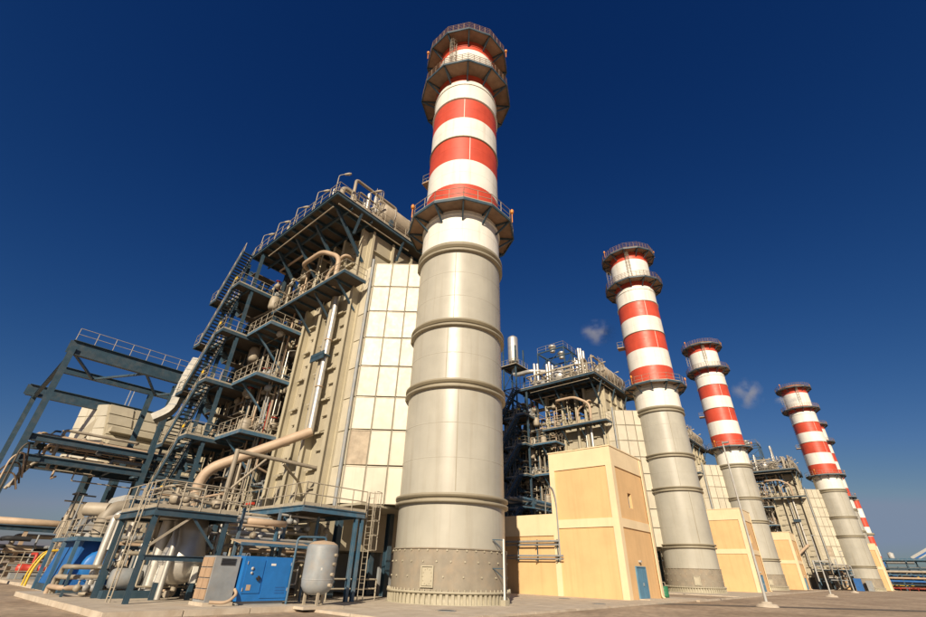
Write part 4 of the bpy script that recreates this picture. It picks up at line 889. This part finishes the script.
for i in range(24):
    z = (3.6, 5.8, 7.9)[i % 3]; x = 212.2+(i//3)*0.8; r = (0.3, 0.42, 0.25)[(i*2) % 3]
    part('pipe', MB().tube((x, 6, z+r), (x, -45, z+r), r, 10), ('dblue', 'pipe', 'bsteel', 'steel')[(i+i//3) % 4], t)
for i in range(40): clutter_pipe(t, ((210, 225), (-30, 4), (0.4, 5.0)), rnd.choice((0.2, 0.3)), rnd.choice(('pipe', 'black', 'yellow', 'brown')))
for k, y in enumerate((3, -1.5, -6.5, -11.5, -17, -23)):
    part('post', MB().beam((208, y, 0.02), (208, y, 6.4), 0.35, 0.35), 'steel', t)
    part('brace', MB().beam((208, y, 0.3), (208, y-4.4, 4.6), 0.16, 0.16), 'steel', t)
for i in range(6): part('pipe', MB().tube((207.6+0.5*(i % 2), 6, 1.6+0.85*i), (207.6+0.5*(i % 2), -45, 1.6+0.85*i), (0.2, 0.32, 0.26)[i % 3], 9), ('steel', 'dblue', 'brown', 'bsteel', 'pipe', 'steel')[i], t)
part('enclosure', MB().box(222, 226, -40, 5, 0.02, 5.2), 'grey', t)
part('enclosure', MB().box(222, 226, 1, 6, 5.2, 9.0), 'dblue', t)
part('red_barrier', MB().rail([(205, 4, 0.02), (205, -30, 0.02)], 0.8, 2.0, 0.06, toe=False), 'redp', t)
part('tank', MB().lathe([(0, 0), (0.7, 0.2), (0.8, 0.8), (0.8, 2.0), (0, 2.4)], (216, -1.0, 8.3), 14), 'lgrey', t)
t = thing('conveyor_gallery', 'inclined white conveyor gallery rising at the right edge', 'conveyor', (235, -6, 0))
p, q = Vector((236, -6.5, 9.2)), Vector((236, -30, 22.0))
part('gallery', MB().beam(p, q, 2.0, 1.7), 'lgrey', t)
part('stripe', MB().beam(p+Vector((-1.03, 0, -0.2)), q+Vector((-1.03, 0, -0.2)), 0.04, 0.5), 'dblue', t)
part('pipe', MB().tube((236, 4, 8.6), (236, -6.5, 8.6), 0.8, 12), 'lgrey', t)
for f in (0.02, 0.5, 0.95): c = p+(q-p)*f; part('trestle', MB().beam((236, c.y+0.8, 0.02), (236, c.y, c.z-0.8), 0.4, 0.4).beam((236, c.y-0.8, 0.02), (236, c.y, c.z-0.8), 0.4, 0.4), 'steel', t)
part('trestle', MB().beam((236, 3, 0.02), (236, 3, 7.85), 0.4, 0.4), 'steel', t)

# ------------------------------------------------------------------ silencer tower of the second boiler
t = thing('vent_silencer', 'silver vent silencer on a dark lattice tower right of the foreground chimney', 'silencer', (66, 43.8, 0))
part('drum', MB().lathe([(0, 36.6), (0.9, 36.65), (1.0, 36.9), (1.0, 41.8), (0.9, 42.1), (0.5, 42.15), (0.5, 42.4), (0, 42.4)], (66, 43.8, 0), 24), 'alu', t)
for x in (64.6, 67.4):
    for y in (42.4, 45.2): part('post', MB().beam((x, y, 0.05), (x, y, 39.5), 0.22, 0.22), 'steel', t)
for i in range(8):
    z = 4.5+i*4.4
    for a, c in (((64.6, 42.4), (67.4, 42.4)), ((64.6, 45.2), (67.4, 45.2)), ((64.6, 42.4), (64.6, 45.2)), ((67.4, 42.4), (67.4, 45.2))):
        part('girt', MB().beam((*a, z), (*c, z), 0.14, 0.16), 'steel', t)
    part('brace', MB().beam((64.6, 42.4, z-4.2), (64.6, 45.2, z-0.2), 0.1, 0.1).beam((64.6, 45.2, z-4.2), (64.6, 42.4, z-0.2), 0.1, 0.1), 'steel', t)
    if i % 2: part('deck', MB().box(64.0, 68.0, 41.9, 45.9, z+0.1, z+0.16), 'deckdark', t); part('railing', MB().rail([(68, 41.9, z+0.16), (64, 41.9, z+0.16), (64, 45.9, z+0.16)], 1.1, 1.0, 0.03), 'rail', t)
part('inlet_pipe', MB().pipe([(66, 43.8, 36.7), (66, 43.8, 34), (66, 40, 34), (68, 38, 34)], 0.4, 12), 'alu', t)
t = thing('cross_pipe_bridge', 'dark blue pipe bridge behind the low wing of the first tan building', 'pipe bridge', (56, 33, 0))
for x in (50, 56, 62): 
    for y in (31, 35): part('post', MB().beam((x, y, 0.05), (x, y, 9.6), 0.28, 0.28), 'steel', t)
    part('cross_beam', MB().beam((x, 30.6, 9.0), (x, 35.4, 9.0), 0.2, 0.3), 'steel', t)
for i in range(6): part('pipe', MB().tube((47, 31.2+i*0.7, 9.35), (64, 31.2+i*0.7, 9.35), (0.18, 0.12, 0.2)[i % 3], 9), ('bsteel', 'grey', 'pipe')[i % 3], t)
part('awning', MB().hexa([(48.5, 30, 8.2), (56, 30, 8.2), (56, 33, 8.7), (48.5, 33, 8.7)], [(48.5, 30, 8.3), (56, 30, 8.3), (56, 33, 8.8), (48.5, 33, 8.8)]), 'bsteel', t)
# ------------------------------------------------------------------ small gear round the left platform
t = thing('pipe_tangle', 'tangle of dusty pipes and valves behind the steel vessel', 'pipes', (9, 28, 0.2))
for i in range(34): clutter_pipe(t, ((7.4, 12.6), (26.4, 31.5), (0.4, 4.4)), rnd.choice((0.04, 0.06, 0.09, 0.13)), rnd.choice(('pipe', 'pipe', 'brown', 'lgrey', 'alu', 'rail')))
for k in range(14): valve(t, (rnd.uniform(7.4, 12), rnd.uniform(26.4, 30), rnd.uniform(0.6, 3.6)), rnd.uniform(0.1, 0.2), rnd.choice(('grey', 'pipe')), rnd.choice(('redp', 'rail', 'steel')))
for x, y in ((7.5, 27.8), (9.4, 28.0), (11.4, 27.6)): part('post', MB().beam((x, y, 0.2), (x, y, 4.4), 0.14, 0.14), 'steel', t)
for z in (2.2, 4.2): part('cross_beam', MB().beam((7.4, 27.9, z), (11.6, 27.7, z), 0.12, 0.16), 'steel', t)
t = thing('platform_piping', 'pale pipes and fittings standing on the left walkway platform', 'pipes', (9, 25, 3.62))
for i in range(9): clutter_pipe(t, ((7.4, 10.4), (23.4, 27.0), (3.75, 4.7)), rnd.choice((0.04, 0.06, 0.1)), rnd.choice(('pipe', 'brown', 'rail')))
for i in range(7): valve(t, (rnd.uniform(7.6, 10.3), rnd.uniform(23.4, 26.8), 4.1), rnd.uniform(0.12, 0.2), 'pipe', 'rail')
t = thing('upper_walkway', 'dusty walkway with railing between the two access platforms', 'walkway', (10.7, 27.5, 0))
part('deck', MB().box(10.7, 13.3, 27.5, 34.5, 3.95, 4.02), 'deckdark', t)
part('edge_beam', MB().ibeam((10.7, 27.5, 3.88), (10.7, 34.5, 3.88), 0.14, 0.26, 0.02), 'steel', t)
part('edge_beam', MB().ibeam((10.7, 27.5, 3.88), (13.3, 27.5, 3.88), 0.14, 0.26, 0.02), 'steel', t)
part('railing', MB().rail([(13.3, 27.5, 4.02), (10.7, 27.5, 4.02), (10.7, 34.5, 4.02)], 1.1, 0.9, 0.032), 'rail', t)
for y in (27.6, 31, 34.4): part('post', MB().beam((10.8, y, 0.2), (10.8, y, 3.76), 0.18, 0.18), 'steel', t)
t = thing('grey_motor_set', 'grey motor set on the pad beside the silver loop pipe', 'motor', (8.0, 26.6, 0.2))
part('motor', MB().lathe([(0, 0), (0.35, 0.03), (0.42, 0.15), (0.42, 1.1), (0.3, 1.2), (0, 1.22)], (7.5, 27.0, 0.95), 18, 'x'), 'grey', t)
part('gearbox', MB().box(8.75, 9.3, 26.6, 27.4, 0.45, 1.5), 'lgrey', t)
part('skid', MB().box(7.3, 9.5, 26.5, 27.5, 0.2, 0.5), 'steel', t)
# plant at the foot of the fourth boiler
t = thing('valve_station', 'dark blue valve station at the foot of the fourth boiler', 'valve station', (158, 9, 0))
ox, oy = 144.8, -13.9
for x, y in ((13.5, 22.5), (17.0, 22.5), (13.5, 29), (10, 22.5), (10, 29)): part('post', MB().beam((x+ox, y+oy, 0.02), (x+ox, y+oy, 4.2), 0.2, 0.2), 'steel', t)
part('deck', MB().box(9.8+ox, 17.4+ox, 22.2+oy, 29.4+oy, 4.2, 4.32), 'steel', t)
part('railing', MB().rail([(17.4+ox, 22.2+oy, 4.32), (9.8+ox, 22.2+oy, 4.32), (9.8+ox, 29.4+oy, 4.32)], 1.1, 1.2, 0.035), 'rail', t)
for i in range(34): clutter_pipe(t, ((9+ox, 17+ox), (21.5+oy, 29+oy), (0.3, 6.5)), rnd.choice((0.08, 0.12, 0.18)), rnd.choice(('steel', 'lgrey', 'grey', 'black', 'pipe', 'bsteel')))
part('cabinet', MB().box(12+ox, 14.5+ox, 20.6+oy, 22+oy, 0.02, 2.6), 'dblue', t)
part('cabinet', MB().box(17.6+ox, 18.6+ox, 18.8+oy, 20+oy, 0.02, 2.2), 'grey', t)

# ------------------------------------------------------------------ thin steam wisps
vm = bpy.data.materials.new('steam'); vm.use_nodes = True; n = vm.node_tree.nodes; l = vm.node_tree.links
n.remove(n['Principled BSDF']); pv = n.new('ShaderNodeVolumePrincipled'); pv.inputs['Color'].default_value = (0.95, 0.93, 0.9, 1); pv.inputs['Anisotropy'].default_value = 0.0
l.new(pv.outputs[0], n['Material Output'].inputs['Volume'])
tc = n.new('ShaderNodeTexCoord'); ns = n.new('ShaderNodeTexNoise'); ns.inputs['Scale'].default_value = 1.6; ns.inputs['Detail'].default_value = 5
l.new(tc.outputs['Object'], ns.inputs['Vector'])
ln = n.new('ShaderNodeVectorMath'); ln.operation = 'LENGTH'; l.new(tc.outputs['Object'], ln.inputs[0])
fa = n.new('ShaderNodeMapRange'); fa.inputs[1].default_value = 1.0; fa.inputs[2].default_value = 0.1; l.new(ln.outputs['Value'], fa.inputs[0])
nr_ = n.new('ShaderNodeMapRange'); nr_.inputs[1].default_value = 0.46; nr_.inputs[2].default_value = 0.72; l.new(ns.outputs[0], nr_.inputs[0])
mu = n.new('ShaderNodeMath'); mu.operation = 'MULTIPLY'; l.new(fa.outputs[0], mu.inputs[0]); l.new(nr_.outputs[0], mu.inputs[1])
mu2 = n.new('ShaderNodeMath'); mu2.operation = 'MULTIPLY'; mu2.inputs[1].default_value = 0.45; l.new(mu.outputs[0], mu2.inputs[0]); l.new(mu2.outputs[0], pv.inputs['Density'])
mt['steam'] = vm
sph = MB().lathe([(0, -1)]+[(math.cos(R(a)), math.sin(R(a))) for a in range(-80, 81, 20)]+[(0, 1)], (0, 0, 0), 16).mesh('steam_wisp', vm)
for loc, sc, lb in (((80, 31.5, 45.2), (5, 4, 2.4), 'thin steam wisp drifting above the boiler behind the first tan building'), ((130, 14.3, 43.1), (3.4, 4, 4.5), 'small steam puff in the sky right of the third chimney'),
                    ((150, 7.1, 45.4), (4, 4, 2), 'faint steam trail above the fourth boiler')):
    o = bpy.data.objects.new('steam_wisp', sph); col.objects.link(o); o.location = loc; o.scale = sc; o['label'] = lb; o['category'] = 'steam'; o['group'] = 'steam wisps'
